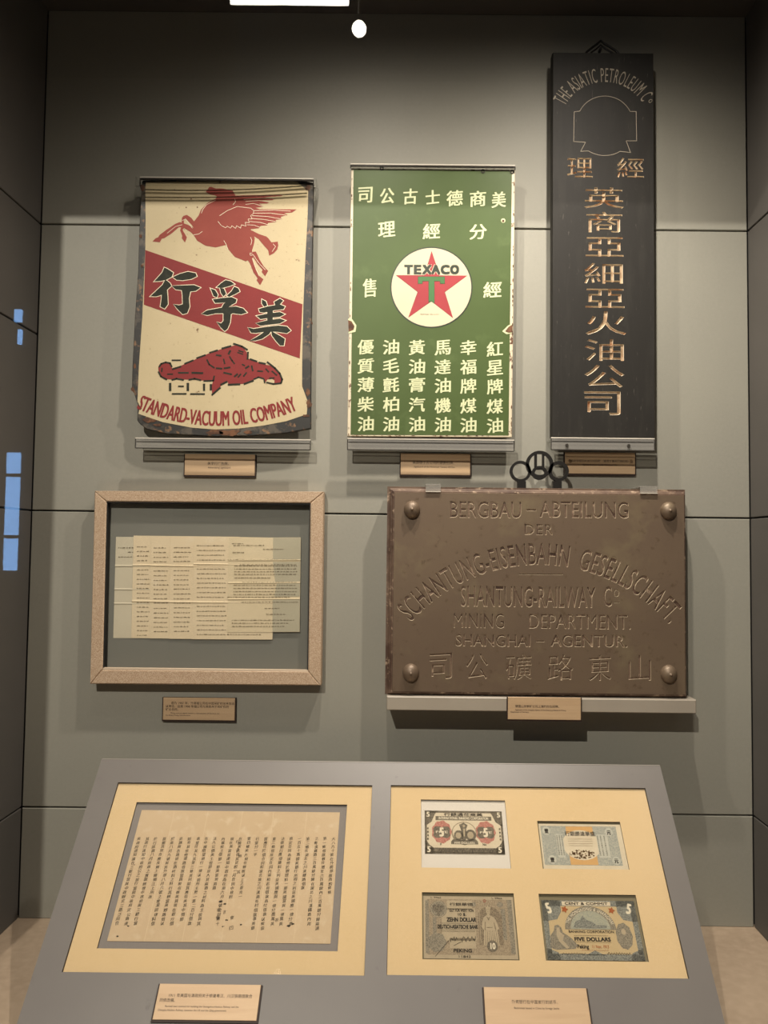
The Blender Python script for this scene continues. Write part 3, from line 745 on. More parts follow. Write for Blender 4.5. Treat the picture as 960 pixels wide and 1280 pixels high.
def arc3(a, b, c, n=18):
    ce_, r = circ(a, b, c); a0 = math.atan2(a.y-ce_.y, a.x-ce_.x); a1 = math.atan2(c.y-ce_.y, c.x-ce_.x); am = math.atan2(b.y-ce_.y, b.x-ce_.x)
    d = (a1 - a0) % (2*PI)
    if (am - a0) % (2*PI) > d: d -= 2*PI
    return [(ce_.x + r*math.cos(a0 + d*i/n), ce_.y + r*math.sin(a0 + d*i/n)) for i in range(n+1)]
s1 = arc3(cA, cB, cC) + P(F3, x3, [(572, 500), (575, 668), (515, 668), (540, 735), (480, 728)])
s2 = arc3(Vector(F3.uv(*x3(480, 728))), Vector(F3.uv(*x3(395, 752))), Vector(F3.uv(*x3(300, 726))), 12) + P(F3, x3, [(255, 728), (283, 676), (215, 672), (218, 502), (250, 498)])
B('shield_outline', M_scratch, t, lambda m: m.line(F3, s1 + s2, .0011, -.0002, .0005))
M_iron = mat('dark_iron', '#1b1815', .5, .4, None, (200, .3, .0006))
def hk(m):
    for dy, rad in ((0, .0024), (-.011, .0018)):
        pt = [(282, 160), (300, 136), (330, 112), (358, 92), (378, 74), (398, 90), (430, 108), (465, 132), (492, 160)]
        if dy: pt = [(300, 160), (325, 140), (352, 122), (378, 98), (405, 120), (440, 140), (472, 160)]
        m.tube([F3.p(*F3.uv(*x3(x, y)), -.012) for x, y in pt], rad, 8)
    X, Y = F3.uv(*x3(376, 124)); m.disc(F3, X, Y, .003, -.02, -.008, 12)
B('wire_hanger', M_iron, t, hk)

# ================================================================== PLAQUE: bronze mining plaque
D4 = .062; F4 = wall_frame(D4)
w1 = lambda X, Y: (470 + X / 2.3415, 550 + Y / 2.3417)
M_bronze = mat('patinated_bronze', '#6f5e4e', .46, .3, [(5, .4, .7, '#766552'), (9, .55, .75, '#82745a'), (70, .60, .75, '#5a4936')], (30, .15, .001), .5)
M_bronzec = mat('bronze_lit_rim', '#b5a68e', .32, .25)  # paler than the face: the light on the cut rims is put into colour
M_grime_shade = mat('bronze_grime_shade', '#3a3025', .7)  # darkened floor of the cuts: patina plus shade put into the colour
M_bframe = mat('worn_brown_wood_frame', '#6b5646', .6, 0, [(20, .42, .62, '#4a3529'), (70, .56, .66, '#a08a74')], (60, .6, .002), .5, (1, 1, 1))
# ledge beneath
DL = .07; FLg = wall_frame(DL)
lx0, lz1 = FLg.uv(483.5, 870.5); lx1, _ = FLg.uv(870.5, 870.5); _, lz0 = FLg.uv(600, 889)
led = thing('wall_ledge', 'pale grey painted ledge carrying the bronze mining plaque', 'shelf', ((lx0+lx1)/2, 0, lz0))
B('ledge_board', M_ledge, led, lambda m: m.bevbox(Fr((0, -.0003, 0), (1, 0, 0), (0, 0, 1)), [(lx0, lz0), (lx1, lz0), (lx1, lz1), (lx0, lz1)], 0, DL - .0003, .0015))
t = thing('bronze_plaque', 'brown bronze mining railway plaque with four dome bolts in a worn moulded frame', 'plaque', (F4.uv(670, 866)[0], -.03, lz1))
px0 = F4.uv(483, 700)[0]; px1 = F4.uv(859.5, 700)[0]; pz0 = lz1 + .0004; pz1 = F4.uv(670, 609.5)[1]
def fr(m):
    m.rect(F4, px0, pz0, px1, pz1, -.052, -.012)
    m.bevbox(F4, [(px0 + .0045, pz0 + .001), (px1 - .001, pz0 + .001), (px1 - .001, pz1 - .004), (px0 + .0045, pz1 - .004)], -.012, -.006, .003)
    m.bevbox(F4, [(px0 + .010, pz0 + .004), (px1 - .003, pz0 + .004), (px1 - .003, pz1 - .008), (px0 + .010, pz1 - .008)], -.006, -.0015, .002)
B('moulded_frame', M_bframe, t, fr)
bx0, bx1, bz0, bz1 = px0 + .0135, px1 - .005, pz0 + .007, pz1 - .0115
def L4(txt, u0, v, u1, caph, off=0):
    """a line of letters between two px columns, cap height in zoomed px, v = baseline"""
    a = F4.uv(*w1(u0, v)); b = F4.uv(*w1(u1, v)); s = (F4.uv(*w1(u0, v - caph))[1] - a[1]) / capk
    ang = (b[1]-a[1]) / (b[0]-a[0]); base = a[1]; tw = line_w(txt, s); n = len(txt)
    sx = 1.0; tr = 0
    want = b[0]-a[0]
    if tw > want: sx = want / tw
    else: tr = (want - tw) / (n - 1)
    return text_items(txt, a[0], (a[1] + b[1]) / 2, s, sx=sx, track=tr, align='l', off=off)
it4 = L4('BERGBAU', 213, 227, 428, 46, .016) + L4('ABTEILUNG', 480, 227, 742, 46, .016) + L4('–', 442, 222, 468, 46, .016)
it4 += L4('DER', 432, 277, 518, 30, .016)
it4 += L4('SHANTUNG-RAILWAY', 247, 488, 642, 58, .016) + L4('C', 665, 486, 692, 56, .016)
it4 += L4('MINING', 224, 550, 378, 42, .005) + L4('DEPARTMENT.', 445, 553, 748, 42, .005)
it4 += L4('SHANGHAI', 232, 604, 455, 34, .016) + L4('–', 470, 602, 492, 34, .016) + L4('AGENTUR.', 512, 605, 738, 34, .016)
ca, ra_ = circ(*[Vector(F4.uv(*w1(*q))) for q in ((106, 528), (482, 364), (858, 538))])
def arc_items(txt, p, q, cap, off):
    a = Vector(F4.uv(*w1(*p))); b = Vector(F4.uv(*w1(*q)))
    ta = math.atan2(a.x - ca.x, a.y - ca.y); tb = math.atan2(b.x - ca.x, b.y - ca.y)
    L_ = (tb - ta) * ra_; s = (F4.uv(*w1(300, .016))[1] - F4.uv(*w1(300, cap))[1]) / capk
    sx = L_ / line_w(txt, s); mid = (ta + tb) / 2; o = []
    base = text_items(txt, 0, 0, s, sx=sx, arc=(0, 0, ra_, 1), off=off)
    c, sn = math.cos(-mid), math.sin(-mid)
    for g, T in base:
        o.append((g, lambda x, y, T=T: (ca.x + T(x, y)[0]*c - T(x, y)[1]*sn, ca.y + T(x, y)[0]*sn + T(x, y)[1]*c)))
    return o
it4 += arc_items('SCHANTUNG-EISENBAHN', (100, 530), (565, 369), 60, .016) + arc_items('GESELLSCHAFT.', (590, 374), (856, 542), 60, .016)
for ch, x in zip('司公礦路東山', (190, 296, 418, 540, 656, 772)):
    it4.append(ch_item(F4, w1, ch, x, 662 + (x - 190) * .01, 66 if ch not in '礦路' else 76, 76, 0, .07))
go = get_glyph('o'); X_, Y_ = F4.uv(*w1(704, 448)); it4.append((go, place(X_, Y_, .0115, .0150, go)))
def pf(m):
    m.rect(F4, bx0, bz0, bx1, bz1, -.0015 - .004, -.0042)
    outer = [(bx0, bz0), (bx1, bz0), (bx1, bz1), (bx0, bz1)]; inn = inset(outer, .0012)
    m.add([F4.p(*p, -.0042) for p in outer] + [F4.p(*p, 0) for p in inn], [(i, (i+1) % 4, 4 + (i+1) % 4, 4 + i) for i in range(4)], 0)
    X, Y = F4.uv(*w1(482, 393)); hw = F4.uv(*w1(547, 393))[0] - X
    bar = ([(X - hw, Y - .0011), (X + hw, Y - .0011), (X + hw, Y + .0011), (X - hw, Y + .0011)], [(0, 1, 2), (0, 2, 3)], [(0, 1), (1, 2), (2, 3), (3, 0)])
    X2, Y2 = F4.uv(*w1(704, 476)); bar2 = ([(X2 - .006, Y2 - .0009), (X2 + .006, Y2 - .0009), (X2 + .006, Y2 + .0009), (X2 - .006, Y2 + .0009)], bar[1], bar[2])
    it4.append((bar2, lambda x, y: (x, y)))
    carve(m, F4, inn, it4 + [(bar, lambda x, y: (x, y))], 0, .0024, .0014, 0, 1, 2)
B('lettered_face', [M_bronze, M_bronzec, M_grime_shade], t, pf)
for u, v in ((515, 637), (836.5, 638.5), (513.5, 841.5), (837, 843)):
    X, Y = F4.uv(u, v, .006)
    def dome(m):
        prof = [(.0160, .0), (.0158, .003), (.0145, .0065), (.012, .0098), (.008, .0125), (.004, .0140), (.0022, .0143), (.0018, .0165), (0.0004, .0172)]; n = 24; vs = []
        for r, h in prof: vs += [F4.p(X + r*math.cos(2*PI*k/n), Y + r*math.sin(2*PI*k/n)*1.12, h) for k in range(n)]
        fs = [tuple(range(n*(len(prof)-1), n*len(prof)))]
        for i in range(len(prof)-1):
            for k in range(n): a, b = i*n+k, i*n+(k+1) % n; fs.append((a, b, b+n, a+n))
        m.add(vs, fs)
    B('dome_bolt', M_bronze, t, dome, True)
v6 = lambda X, Y: (640 + X / 12, 555 + Y / 12)
DH = .045; F6 = wall_frame(DH)
def rg(m):
    k = F6.uv(*v6(100, 0))[0] - F6.uv(*v6(0, 0))[0]; k /= 100
    for cx, cy, ro_, ri in ((412, 308, 205, 158), (125, 412, 158, 118), (695, 410, 152, 104)):
        X, Y = F6.uv(*v6(cx, cy)); m.ring(F6, X, Y, ri*k, ro_*k, -.004, .004, 40)
    for x0, x1, y0_, y1_ in ((335, 372, 140, 380), (450, 482, 140, 380), (335, 482, 345, 385)):
        a = F6.uv(*v6(x0, y1_)); b = F6.uv(*v6(x1, y0_)); m.rect(F6, a[0], a[1], b[0], b[1], -.0035, .0035)
    X, Y = F6.uv(*v6(410, 435)); m.ring(F6, X, Y, 68*k, 104*k, -.0045, .0045, 28, sx=1.1)
    for p in ([(300, 440), (340, 385)], [(520, 440), (480, 385)]): m.line(F6, P(F6, v6, p), .005, -.0038, .0038)
    for x0, x1 in ((80, 205), (615, 740)):
        a = F6.uv(*v6(x0, 600)); b = F6.uv(*v6(x1, 560)); m.rect(F6, a[0], pz1, b[0], b[1], -.006, .005)
B('ring_hanger', M_iron, t, rg)
# clear clips over the top edge
for u0, u1, v0, v1, lb in ((532, 551, 602, 613, 'small clear clip on the top edge of the bronze plaque, left of the ring hanger'), (800, 821.5, 606, 615, 'small clear clip on the top edge of the bronze plaque, near its right end')):
    a = F4.uv(u0, v1, .002); b = F4.uv(u1, v0, .002)
    c_ = thing('acrylic_clip', lb, 'clip', ((a[0]+b[0])/2, -D4, a[1]), 'clear clips on the plaque')
    B('clip_plate', M_clip, c_, lambda m: (m.box((a[0], -D4 - .0035, a[1] - .002), (b[0], -D4 - .0015, pz1 + .003)), m.box((a[0], -D4 - .0035, pz1 + .003), (b[0], -.0004, pz1 + .005))))
    B('bright_edge', M_edge, c_, lambda m: (m.box((a[0], -D4 - .0042, a[1] - .003), (b[0], -D4 - .0012, a[1] - .0018)),))
label_plate(wall_frame(DL), [(633.5, 871.5), (727.5, 872), (727.5, 900.5), (633.5, 900.5)], .004, 'caption plate fixed to the front of the pale ledge under the bronze plaque',
    [('德国山东铁矿公司上海代办处招牌。', 644, 884, 3.6, 'l'), ('Signboard of the Shanghai Agency of the Shantung Railway & Mining', 644, 888, 2.3, 'l'), ('Department of Germany', 638, 890.6, 2.3, 'l')])

# ================================================================== LINEN FRAME WITH LETTERS
D5 = .03; F5 = wall_frame(D5)
u1_ = lambda X, Y: (100 + X / 3, 590 + Y / 3)
O5 = F5.uvs([(118, 613.5), (404.5, 614.5), (401, 857), (112.5, 855)]); I5 = F5.uvs([(133, 627), (388, 629), (385, 839), (128, 837)])
t = thing('picture_frame', 'beige linen-wrapped picture frame with grey backing card on the left wall side', 'frame', F5.p((O5[2][0]+O5[3][0])/2, O5[2][1], -.02))
for k in range(4):
    j = (k+1) % 4; quad = [O5[k], O5[j], I5[j], I5[k]]
    B('frame_rail', M_linen, t, lambda m: m.bevbox(F5, quad, -.026, 0, .0022))
def slip(m):
    a = I5; b = inset(ccw(I5), .0016); m.holed(F5, inset(ccw(I5), -.0005), [b], -.010, -.0015, 0)
B('inner_slip', M_slip, t, lambda m: m.rect(F5, I5[3][0] + .001, I5[3][1], I5[2][0], I5[2][1] + .002, -.010, -.001))
B('rebate_shade', M_shadow, t, lambda m: (m.rect(F5, I5[0][0] - .004, I5[0][1] - .002, I5[1][0], I5[1][1] + .001, -.018, -.002), m.prism(F5, [I5[0], (I5[0][0] + .002, I5[0][1]), (I5[3][0] + .002, I5[3][1]), I5[3]], -.018, -.0022), m.prism(F5, [I5[1], (I5[1][0] - .002, I5[1][1]), (I5[2][0] - .002, I5[2][1]), I5[2]], -.018, -.0022)))
gx0, gy0, gx1, gy1 = O5[3][0] + .012, O5[3][1] + .012, O5[1][0] - .012, O5[0][1] - .012
B('backing_card', M_grey, t, lambda m: m.rect(F5, gx0, gy0, gx1, gy1, -.024, -.018))
B('glazing', M_glass, t, lambda m: m.prism(F5, inset(ccw(I5), -.001), -.0072, -.0052))
M_paper = mat('aged_paper', '#f0e0c0', .8, 0, [(6, .4, .75, '#e8d5b2'), (25, .6, .75, '#f4e6cb')], (30, .25, .0012))
M_paperg = mat('greyed_tissue_paper', '#dcd4bd', .8, 0, [(6, .4, .75, '#d2cab2')], (30, .3, .0014))
M_paperd = mat('translucent_letter_paper', '#eadbba', .8, 0, [(8, .4, .75, '#e0d0ac')], (30, .25, .0012))
M_type = mat('typewriter_ink', '#5c4f38', .8)
def sheet(name, quad, h, m_, label, rows_, x0, x1, folds=(), seed=1, faint=False, lead=0):
    """quad px tl tr br bl"""
    pts = F5.uvs(quad, h); random.seed(seed)
    t = thing(name, label, 'paper', F5.p((pts[2][0]+pts[3][0])/2, pts[3][1], h), 'letter sheets in the linen frame')
    def pg(m):
        n = 10; vs = []; fs = []; fo = [f for f in folds]
        ys = sorted(set([0, 1] + [e for f in fo for e in (f - .012, f, f + .012)] + [i / 14 for i in range(1, 14)]))
        for yy in ys:
            for i in range(n + 1):
                xx = i / n; a = Vector(pts[0]).lerp(Vector(pts[1]), xx); b = Vector(pts[3]).lerp(Vector(pts[2]), xx); q = a.lerp(b, yy)
                dz = .0
                for f in fo:
                    if abs(yy - f) < .005: dz = .0011
                vs.append(F5.p(q.x, q.y, h + dz + random.uniform(-.0001, .0001)))
        for r in range(len(ys) - 1):
            for i in range(n): a = r*(n+1) + i; fs.append((a + n + 1, a + n + 2, a + 1, a))
        m.add(vs, fs)
    B('page', m_, t, pg)
    def ty(m):
        for r, (vv, a0, a1) in enumerate(rows_):
            u = a0
            while u < a1 - .8:
                wl = random.uniform(1.0, 4.2); e = min(u + wl, a1)
                while u < e:
                    k = random.uniform(.45, .8); q = F5.uvs([(u, vv - random.choice((.55, .55, 1.0))), (u + k*.6, vv + .3)], h)
                    m.rect(F5, q[0][0], q[1][1], q[1][0], q[0][1], h + .0004, h + .0005); u += k
                u += 1.1
    o = B('typed_lines', M_type, t, ty)
    if seed == 7: o.location += F5.N * .0003
    return t
P6 = lambda y: 660 + y / 7.385
def rws(ys, a, b): return [(P6(y), a + random.uniform(0, .6), b + random.uniform(-3, .5)) for y in ys]
sheet('letter_sheet', [(145, 671), (290, 672), (285, 798.5), (141.5, 797.5)], -.0176, M_paperg, 'greyish letter sheet showing as the leftmost strip, mostly blank', [(685, 148, 167), (690.5, 160, 167), (696.5, 148, 167)], 0, 0, (.29, .52, .66), 2)
ysA = [175, 218, 260, 303, 388, 430, 475, 518, 560, 603, 647, 690, 732, 775, 818, 862, 905, 948, 992]
sheet('letter_sheet', [(167, 669.5), (300, 671), (297, 798.5), (164, 797.5)], -.0169, M_paper, 'typed letter sheet second from the left, its strip holding the shortest words', rws(ysA, 171, 187), 0, 0, (.29, .64), 3)
ysB = [185, 228, 272, 313, 355, 398, 442, 485, 527, 570, 612, 655, 693, 743, 787, 830, 873, 916, 958]
sheet('letter_sheet', [(189, 670), (310, 671.5), (308, 799), (186.5, 798)], -.0162, M_paper, 'typed letter sheet third from the left', rws(ysB, 192, 211), 0, 0, (.29, .64), 4)
sheet('letter_sheet', [(213, 670.5), (320, 672), (318, 799), (211.5, 798.5)], -.0155, M_paper, 'typed letter sheet fourth from the left', rws([183, 225, 268, 310, 350, 395, 438, 480, 525, 565, 610, 655, 695, 738, 783, 826, 870, 912, 955], 217, 239), 0, 0, (.29, .64), 5)
sheet('letter_sheet', [(243, 670.5), (345, 672), (340.5, 799.5), (239.5, 799)], -.0148, M_paper, 'typed letter sheet reaching lowest, tucked under the right-hand letterhead page', rws([165, 208, 252, 297, 340, 380, 424, 467, 510, 553, 597, 640, 685, 725, 770, 812, 856, 900, 942, 985], 246, 283) + [(793.5, 284, 328)], 0, 0, (.27, .64), 6)
hd = [(671.5 + 8, 0, 0)]
rr7 = [(P6(y), a, b) for y, a, b in ((145, 290, 304), (162, 292, 330), (198, 329, 354), (228, 291, 305), (293, 285, 372), (340, 300, 370), (352, 293, 371), (380, 293, 370), (405, 293, 371), (430, 293, 370), (462, 293, 338), (503, 303, 371), (530, 292, 371), (558, 292, 371), (588, 292, 371), (615, 292, 371), (640, 284, 362), (686, 302, 374), (743, 331, 349), (798, 333, 356), (852, 290, 368), (880, 290, 362), (910, 290, 357))]
tl_ = sheet('letter_sheet', [(286, 672), (376, 671.8), (374.5, 790), (284, 790.5)], -.0141, M_paperd, 'thin letterhead page at the right, laid over the others with sharp fold lines', rr7, 0, 0, (.24, .48, .65), 7)
random.seed(11)
B('translucent_margin', mat('thin_paper_over_grey', '#c3bda6', .8, 0, [(8, .4, .75, '#b9b39c')], (30, .25, .0012)), tl_, lambda m: [m.prism(F5, F5.uvs(q, -.0137), -.0138, -.0137) for q in
  ([(341.5, 672.2), (375.7, 672.1), (375.5, 699.5), (341.2, 700)], [(341.2, 702.5), (375.4, 702), (375, 727), (344, 727.5)], [(346, 729.5), (375, 729), (374.8, 745.5), (343, 746)], [(340.9, 748.5), (374.8, 748), (374.3, 789.6), (340.6, 789.9)])])

# ================================================================== CONSOLE
TH = math.radians(46); DC = .08
F0 = wall_frame(DC); ztop = F0.uv(478, 956)[1]; xc = 0
FC = Fr((0, -DC, ztop), (1, 0, 0), (0, math.cos(TH), math.sin(TH)))
ca_ = [FC.uv(*p) for p in ((128, 952.5), (827, 960.5), (905, 1280), (28, 1250))]
cx0 = (ca_[0][0] + ca_[3][0]) / 2; cx1 = (ca_[1][0] + ca_[2][0]) / 2
slope_len = ztop / math.sin(TH) - .004
t = thing('display_console', 'sloping grey painted display console standing on the case floor', 'console', (0, -.2, 0))
O6 = [FC.uvs(q) for q in ([(148, 978), (464.5, 981.5), (456.5, 1219), (76.5, 1215.5)], [(487.5, 981), (807.5, 985.5), (860.5, 1223.5), (484.5, 1218.5)])]
def rectify(q): return [((q[0][0]+q[3][0])/2, (q[2][1]+q[3][1])/2), ((q[1][0]+q[2][0])/2, (q[2][1]+q[3][1])/2), ((q[1][0]+q[2][0])/2, (q[0][1]+q[1][1])/2), ((q[0][0]+q[3][0])/2, (q[0][1]+q[1][1])/2)]
O6 = [rectify(q) for q in O6]
ct = B('console_top', [M_console, M_consd], t, lambda m: m.holed(FC, [(cx0, -slope_len), (cx1, -slope_len), (cx1, .004), (cx0, .004)], O6, -.010, 0, 0, 1))
B('top_edge_strip', mat('console_edge', '#8a847c', .4), t, lambda m: m.bevbox(FC, [(cx0, .004), (cx1, .004), (cx1, .0065), (cx0, .0065)], -.012, .0004, .0006))
def wedge(m):
    e = .003; n_ = FC.N * -.0106
    a = FC.p(0, -.004, -.012); b = FC.p(0, -slope_len + .012, -.012)
    prof = [(a.y, a.z), (b.y, max(b.z, .0)), (b.y, .0), (a.y + .008, .0), (a.y + .008, a.z - .01)]
    prof = [(-DC + .006, .0), (b.y, .0), (b.y + .002, max(b.z, .0005)), (a.y, a.z)]
    vs = [(cx0 + e, y, z) for y, z in prof] + [(cx1 - e, y, z) for y, z in prof]
    m.add(vs, [(3, 2, 1, 0), (4, 5, 6, 7)] + [(i, (i+1) % 4, 4 + (i+1) % 4, 4 + i) for i in range(4)])
B('console_body', M_console, t, wedge)

def mount(rect, holes, label, nm='mount_board'):
    t = thing(nm, label, 'mount', FC.p((rect[0][0]+rect[1][0])/2, rect[0][1], -.0098))
    B('board', [M_mount, M_bevel], t, lambda m: m.holed(FC, inset(ccw(rect), .0004), holes, -.0075, -.0045, 0, 1))
    B('glazing', M_glass, t, lambda m: m.prism(FC, inset(ccw(rect), .0006), -.0022, -.0012))
    return t
hA = rectify(FC.uvs([(171, 1003), (433.5, 1005.5), (422.5, 1189), (121, 1185.5)], -.0045))
tA = mount(O6[0], [hA], 'cream mount board framing the handwritten manuscript on the console')
def inner(m):
    m.prism(FC, inset(ccw(hA), -.004), -.0096, -.0088)
B('inner_mount', M_inner, tA, inner)
HN = -.0080
hB = [rectify(FC.uvs(q, -.0045)) for q in ([(526.5, 999), (631, 1001), (639, 1085.5), (526.5, 1084.5)], [(671.5, 1026.5), (775, 1027), (786.5, 1087), (678.5, 1086)],
      [(527, 1115), (641.5, 1117), (650, 1200.5), (528.5, 1199)], [(673, 1117), (794, 1119), (811.5, 1202), (682.5, 1201)])]
hB[2] = [(hB[2][0][0], hB[2][0][1]), (hB[2][1][0], hB[2][1][1]), (hB[2][2][0], hB[2][2][1]), (hB[2][3][0], hB[2][3][1])]
tB = mount(O6[1], hB, 'cream mount board with four windows for banknotes on the console')
def lining(m):
    for k, h in enumerate(hB):
        if k: m.prism(FC, inset(ccw(h), -.003), -.0096, -.0088, 0)
B('window_lining', [mat('dull_green_card', '#7d745a', .8)], tB, lining)

# manuscript
M_rice = mat('rice_paper', '#cfb897', .85, 0, [(5, .4, .75, '#c7af8c'), (60, .55, .7, '#d5c1a2')], (20, .2, .0008))
M_sumi = mat('brush_ink', '#2b2218', .8)
ms = rectify(FC.uvs([(177, 1013), (424.5, 1015), (413.5, 1178.5), (133.5, 1177.5)], HN))
tM = thing('manuscript', 'handwritten Chinese contract sheet with brush corrections, in the left console window', 'paper', FC.p((ms[0][0]+ms[1][0])/2, ms[0][1], HN))
B('page', M_rice, tM, lambda m: m.prism(FC, ms, -.0086, HN))
def folds_(m):
    for k in range(1, 6):
        x = ms[0][0] + (ms[1][0] - ms[0][0]) * k / 6 + random.uniform(-.004, .004)
        m.rect(FC, x, ms[0][1], x + .0006, ms[2][1], HN, HN + .0002)
B('fold_creases', mat('paper_crease', '#dcc8a8', .85), tM, folds_)
texts = ['大八九十號在外務部面商酌修條', '第一條借款數目增至六百萬鎊內三百萬鎊分歸兩湖', '之粵漢鐵路三百萬鎊分歸在湖北之川漢鐵路內用', '第二條在湖北之川漢鐵路借款', '一百五十萬鎊美銀行所得之利益美國應一律分擔',
 '原定合同為該他於辦理料一節美國當與一律萬美', '法德銀行應得購料之利益美國應與一律分擔萬英', '第三條借原定合同內兩和若有借款為付借款以候設', '當應可於借合同和湖北境之川漢路有村借款事美銀', '行當分一半',
 '第四條美方現在辦照以上之意見一', '在國家此借其定照一月合同中政府', '現在美當設達知中政府為在南六月六號合同第十', '內載照土借節一節美當現將路', '法九公價美土借節設人其兩路之材料為主設與其', '在中國借當現行一律以前所主勢一第二百分借款',
 '政當可其九其第三條其同前其應信美其中情節', '如有其信他或路借款當與現在辦美我現在銀分借', '此款與各路現在路材料之料行其辦當與辦路借以', '於南八月九號前其外部八月六號之實業前律料借', '當郵其現合應及歸上關條江上所政', '於行該款八月前政之實款辦理中政府與三銀行當',
 '其政行達知中政府公之設行當與中政府定公路達', '美政府達知議在三銀行當與中政辦定三路泛同合']
def wr(m):
    n = 24; kx = 1
    for k in range(n):
        col = texts[k]; u0 = 417 - 10.55 * k
        top = Vector(FC.uv(u0, 1046, HN)); full = Vector(FC.uv(u0, 1172, HN)).y
        pitch = (top.y - full) / 23.5
        s = pitch * .92
        for i, ch in enumerate(col):
            if i > 23: break
            g_ = get_glyph(ch, 0, 1); x = top.x + random.uniform(-.0008, .0008) ; y = top.y - pitch * (i + .5) + random.uniform(-.0005, .0005)
            a_r, sc_ = random.uniform(-.05, .05), s * random.uniform(.92, 1.04); cr, sr = math.cos(a_r), math.sin(a_r)
            T = (lambda gx, gy: (x + ((gx-.5)*cr - (gy-.38)*sr)*sc_, y + ((gx-.5)*(sr+.16) + (gy-.38)*cr)*sc_))
            put(m, FC, [(g_, T)], HN, HN + .0001, 0, .00012, 0)
    for (u, v, ch) in ((341, 1045, '在'), (296, 1128, '現'), (289, 1150, '路'), (352, 1060, '合'), (297, 1140, '律'), (352, 1135, '當'), (350, 1160, '約'), (344, 1165, '在'), (338, 1158, '合'), (360, 1155, '款')):
        pass
B('handwriting', M_sumi, tM, wr)
def blots(m):
    for u, v, r in ((276, 1127, .0026), (281, 1130, .002), (160, 1157.5, .0016), (147, 1170.5, .0018), (361, 1157, .0026), (366, 1155, .002), (168, 1081, .001), (283, 1150, .002), (279, 1158, .0016), (301, 1156, .0016)):
        X, Y = FC.uv(u, v, HN); n = 9
        m.prism(FC, [(X + r*random.uniform(.6, 1.3)*math.cos(i*2*PI/n)*1.3, Y + r*random.uniform(.4, 1)*math.sin(i*2*PI/n)) for i in range(n)], HN, HN + .00015)
    for u, v, ch in ((297, 1052, '在'), (297, 1062, '合'), (300, 1070, '無'), (346, 1150, '茶'), (290, 1147, '會'), (289, 1160, '四'), (298, 1090, '其'), (273, 1137, '言'), (272, 1147, '借'), (281, 1140, '言')):
        X, Y = FC.uv(u, v, HN); g_ = get_glyph(ch, 0, 1); put(m, FC, [(g_, place(X, Y, .0064, .0058, g_, .1, .1))], HN, HN + .00015)
B('brush_corrections', M_sumi, tM, blots)

# ------------------------------------------------------------------ banknotes
def guil(name, a, b, c=None, sc=1500, dist=4):
    """engraved line-work: fine interlaced rings in ink over paper"""
    m = bpy.data.materials.new(name); m.use_nodes = True; MATS[name] = m
    nt = m.node_tree; N = nt.nodes; L = nt.links; p = N['Principled BSDF']; p.inputs['Roughness'].default_value = .75
    tc = N.new('ShaderNodeTexCoord'); v = N.new('ShaderNodeTexVoronoi'); v.inputs['Scale'].default_value = sc * .35
    n = N.new('ShaderNodeTexNoise'); n.inputs['Scale'].default_value = sc; n.inputs['Detail'].default_value = 2
    L.new(tc.outputs['Object'], v.inputs['Vector']); L.new(tc.outputs['Object'], n.inputs['Vector'])
    ad = N.new('ShaderNodeMath'); ad.operation = 'MULTIPLY_ADD'; ad.inputs[1].default_value = .6; L.new(v.outputs['Distance'], ad.inputs[0]); L.new(n.outputs[0], ad.inputs[2])
    mr = N.new('ShaderNodeMapRange'); mr.inputs[1].default_value = .55; mr.inputs[2].default_value = .9; L.new(ad.outputs[0], mr.inputs[0])
    mx = N.new('ShaderNodeMix'); mx.data_type = 'RGBA'; mx.inputs[6].default_value = lin(a); mx.inputs[7].default_value = lin(b); L.new(mr.outputs[0], mx.inputs[0])
    L.new(mx.outputs[2], p.inputs['Base Color']); return m
N_globe = None
N_blk = guil('engraving_black', '#3c362c', '#7d7361'); N_blk2 = guil('engraving_soft_black', '#655b4a', '#ab9d82')
N_red = guil('engraving_red', '#8e4238', '#c58d7c'); N_blue = guil('engraving_blue', '#777d7c', '#b4b3a3', sc=1700)
N_blud = guil('engraving_slate', '#45484a', '#8f8f82'); N_org = guil('engraving_orange', '#b98550', '#d2a468')
N_brn = guil('engraving_brown', '#57493a', '#8f8068'); N_brnl = guil('engraving_tan', '#7f705a', '#a39379'); N_gry = guil('engraving_grey', '#5c564b', '#948b77')
M_np = mat('note_paper_cream', '#d8cbb0', .8, 0, [(40, .4, .7, '#d0c2a6')]); M_wp = mat('white_card', '#ddd6ca', .85); M_bk = mat('note_ink', '#2c2620', .8); M_np2 = mat('note_paper_buff', '#b3a488', .8, 0, [(60, .4, .7, '#a89a7f')])
M_cr = mat('note_number_cream', '#e2d7bd', .8); M_brt = mat('note_brown_ink', '#5d4426', .8); M_blp = mat('note_paper_pale_blue', '#c2c0b0', .8, 0, [(60, .4, .7, '#b5b5a8')]); M_goldp = mat('note_tint_gold', '#d0a56a', .8)
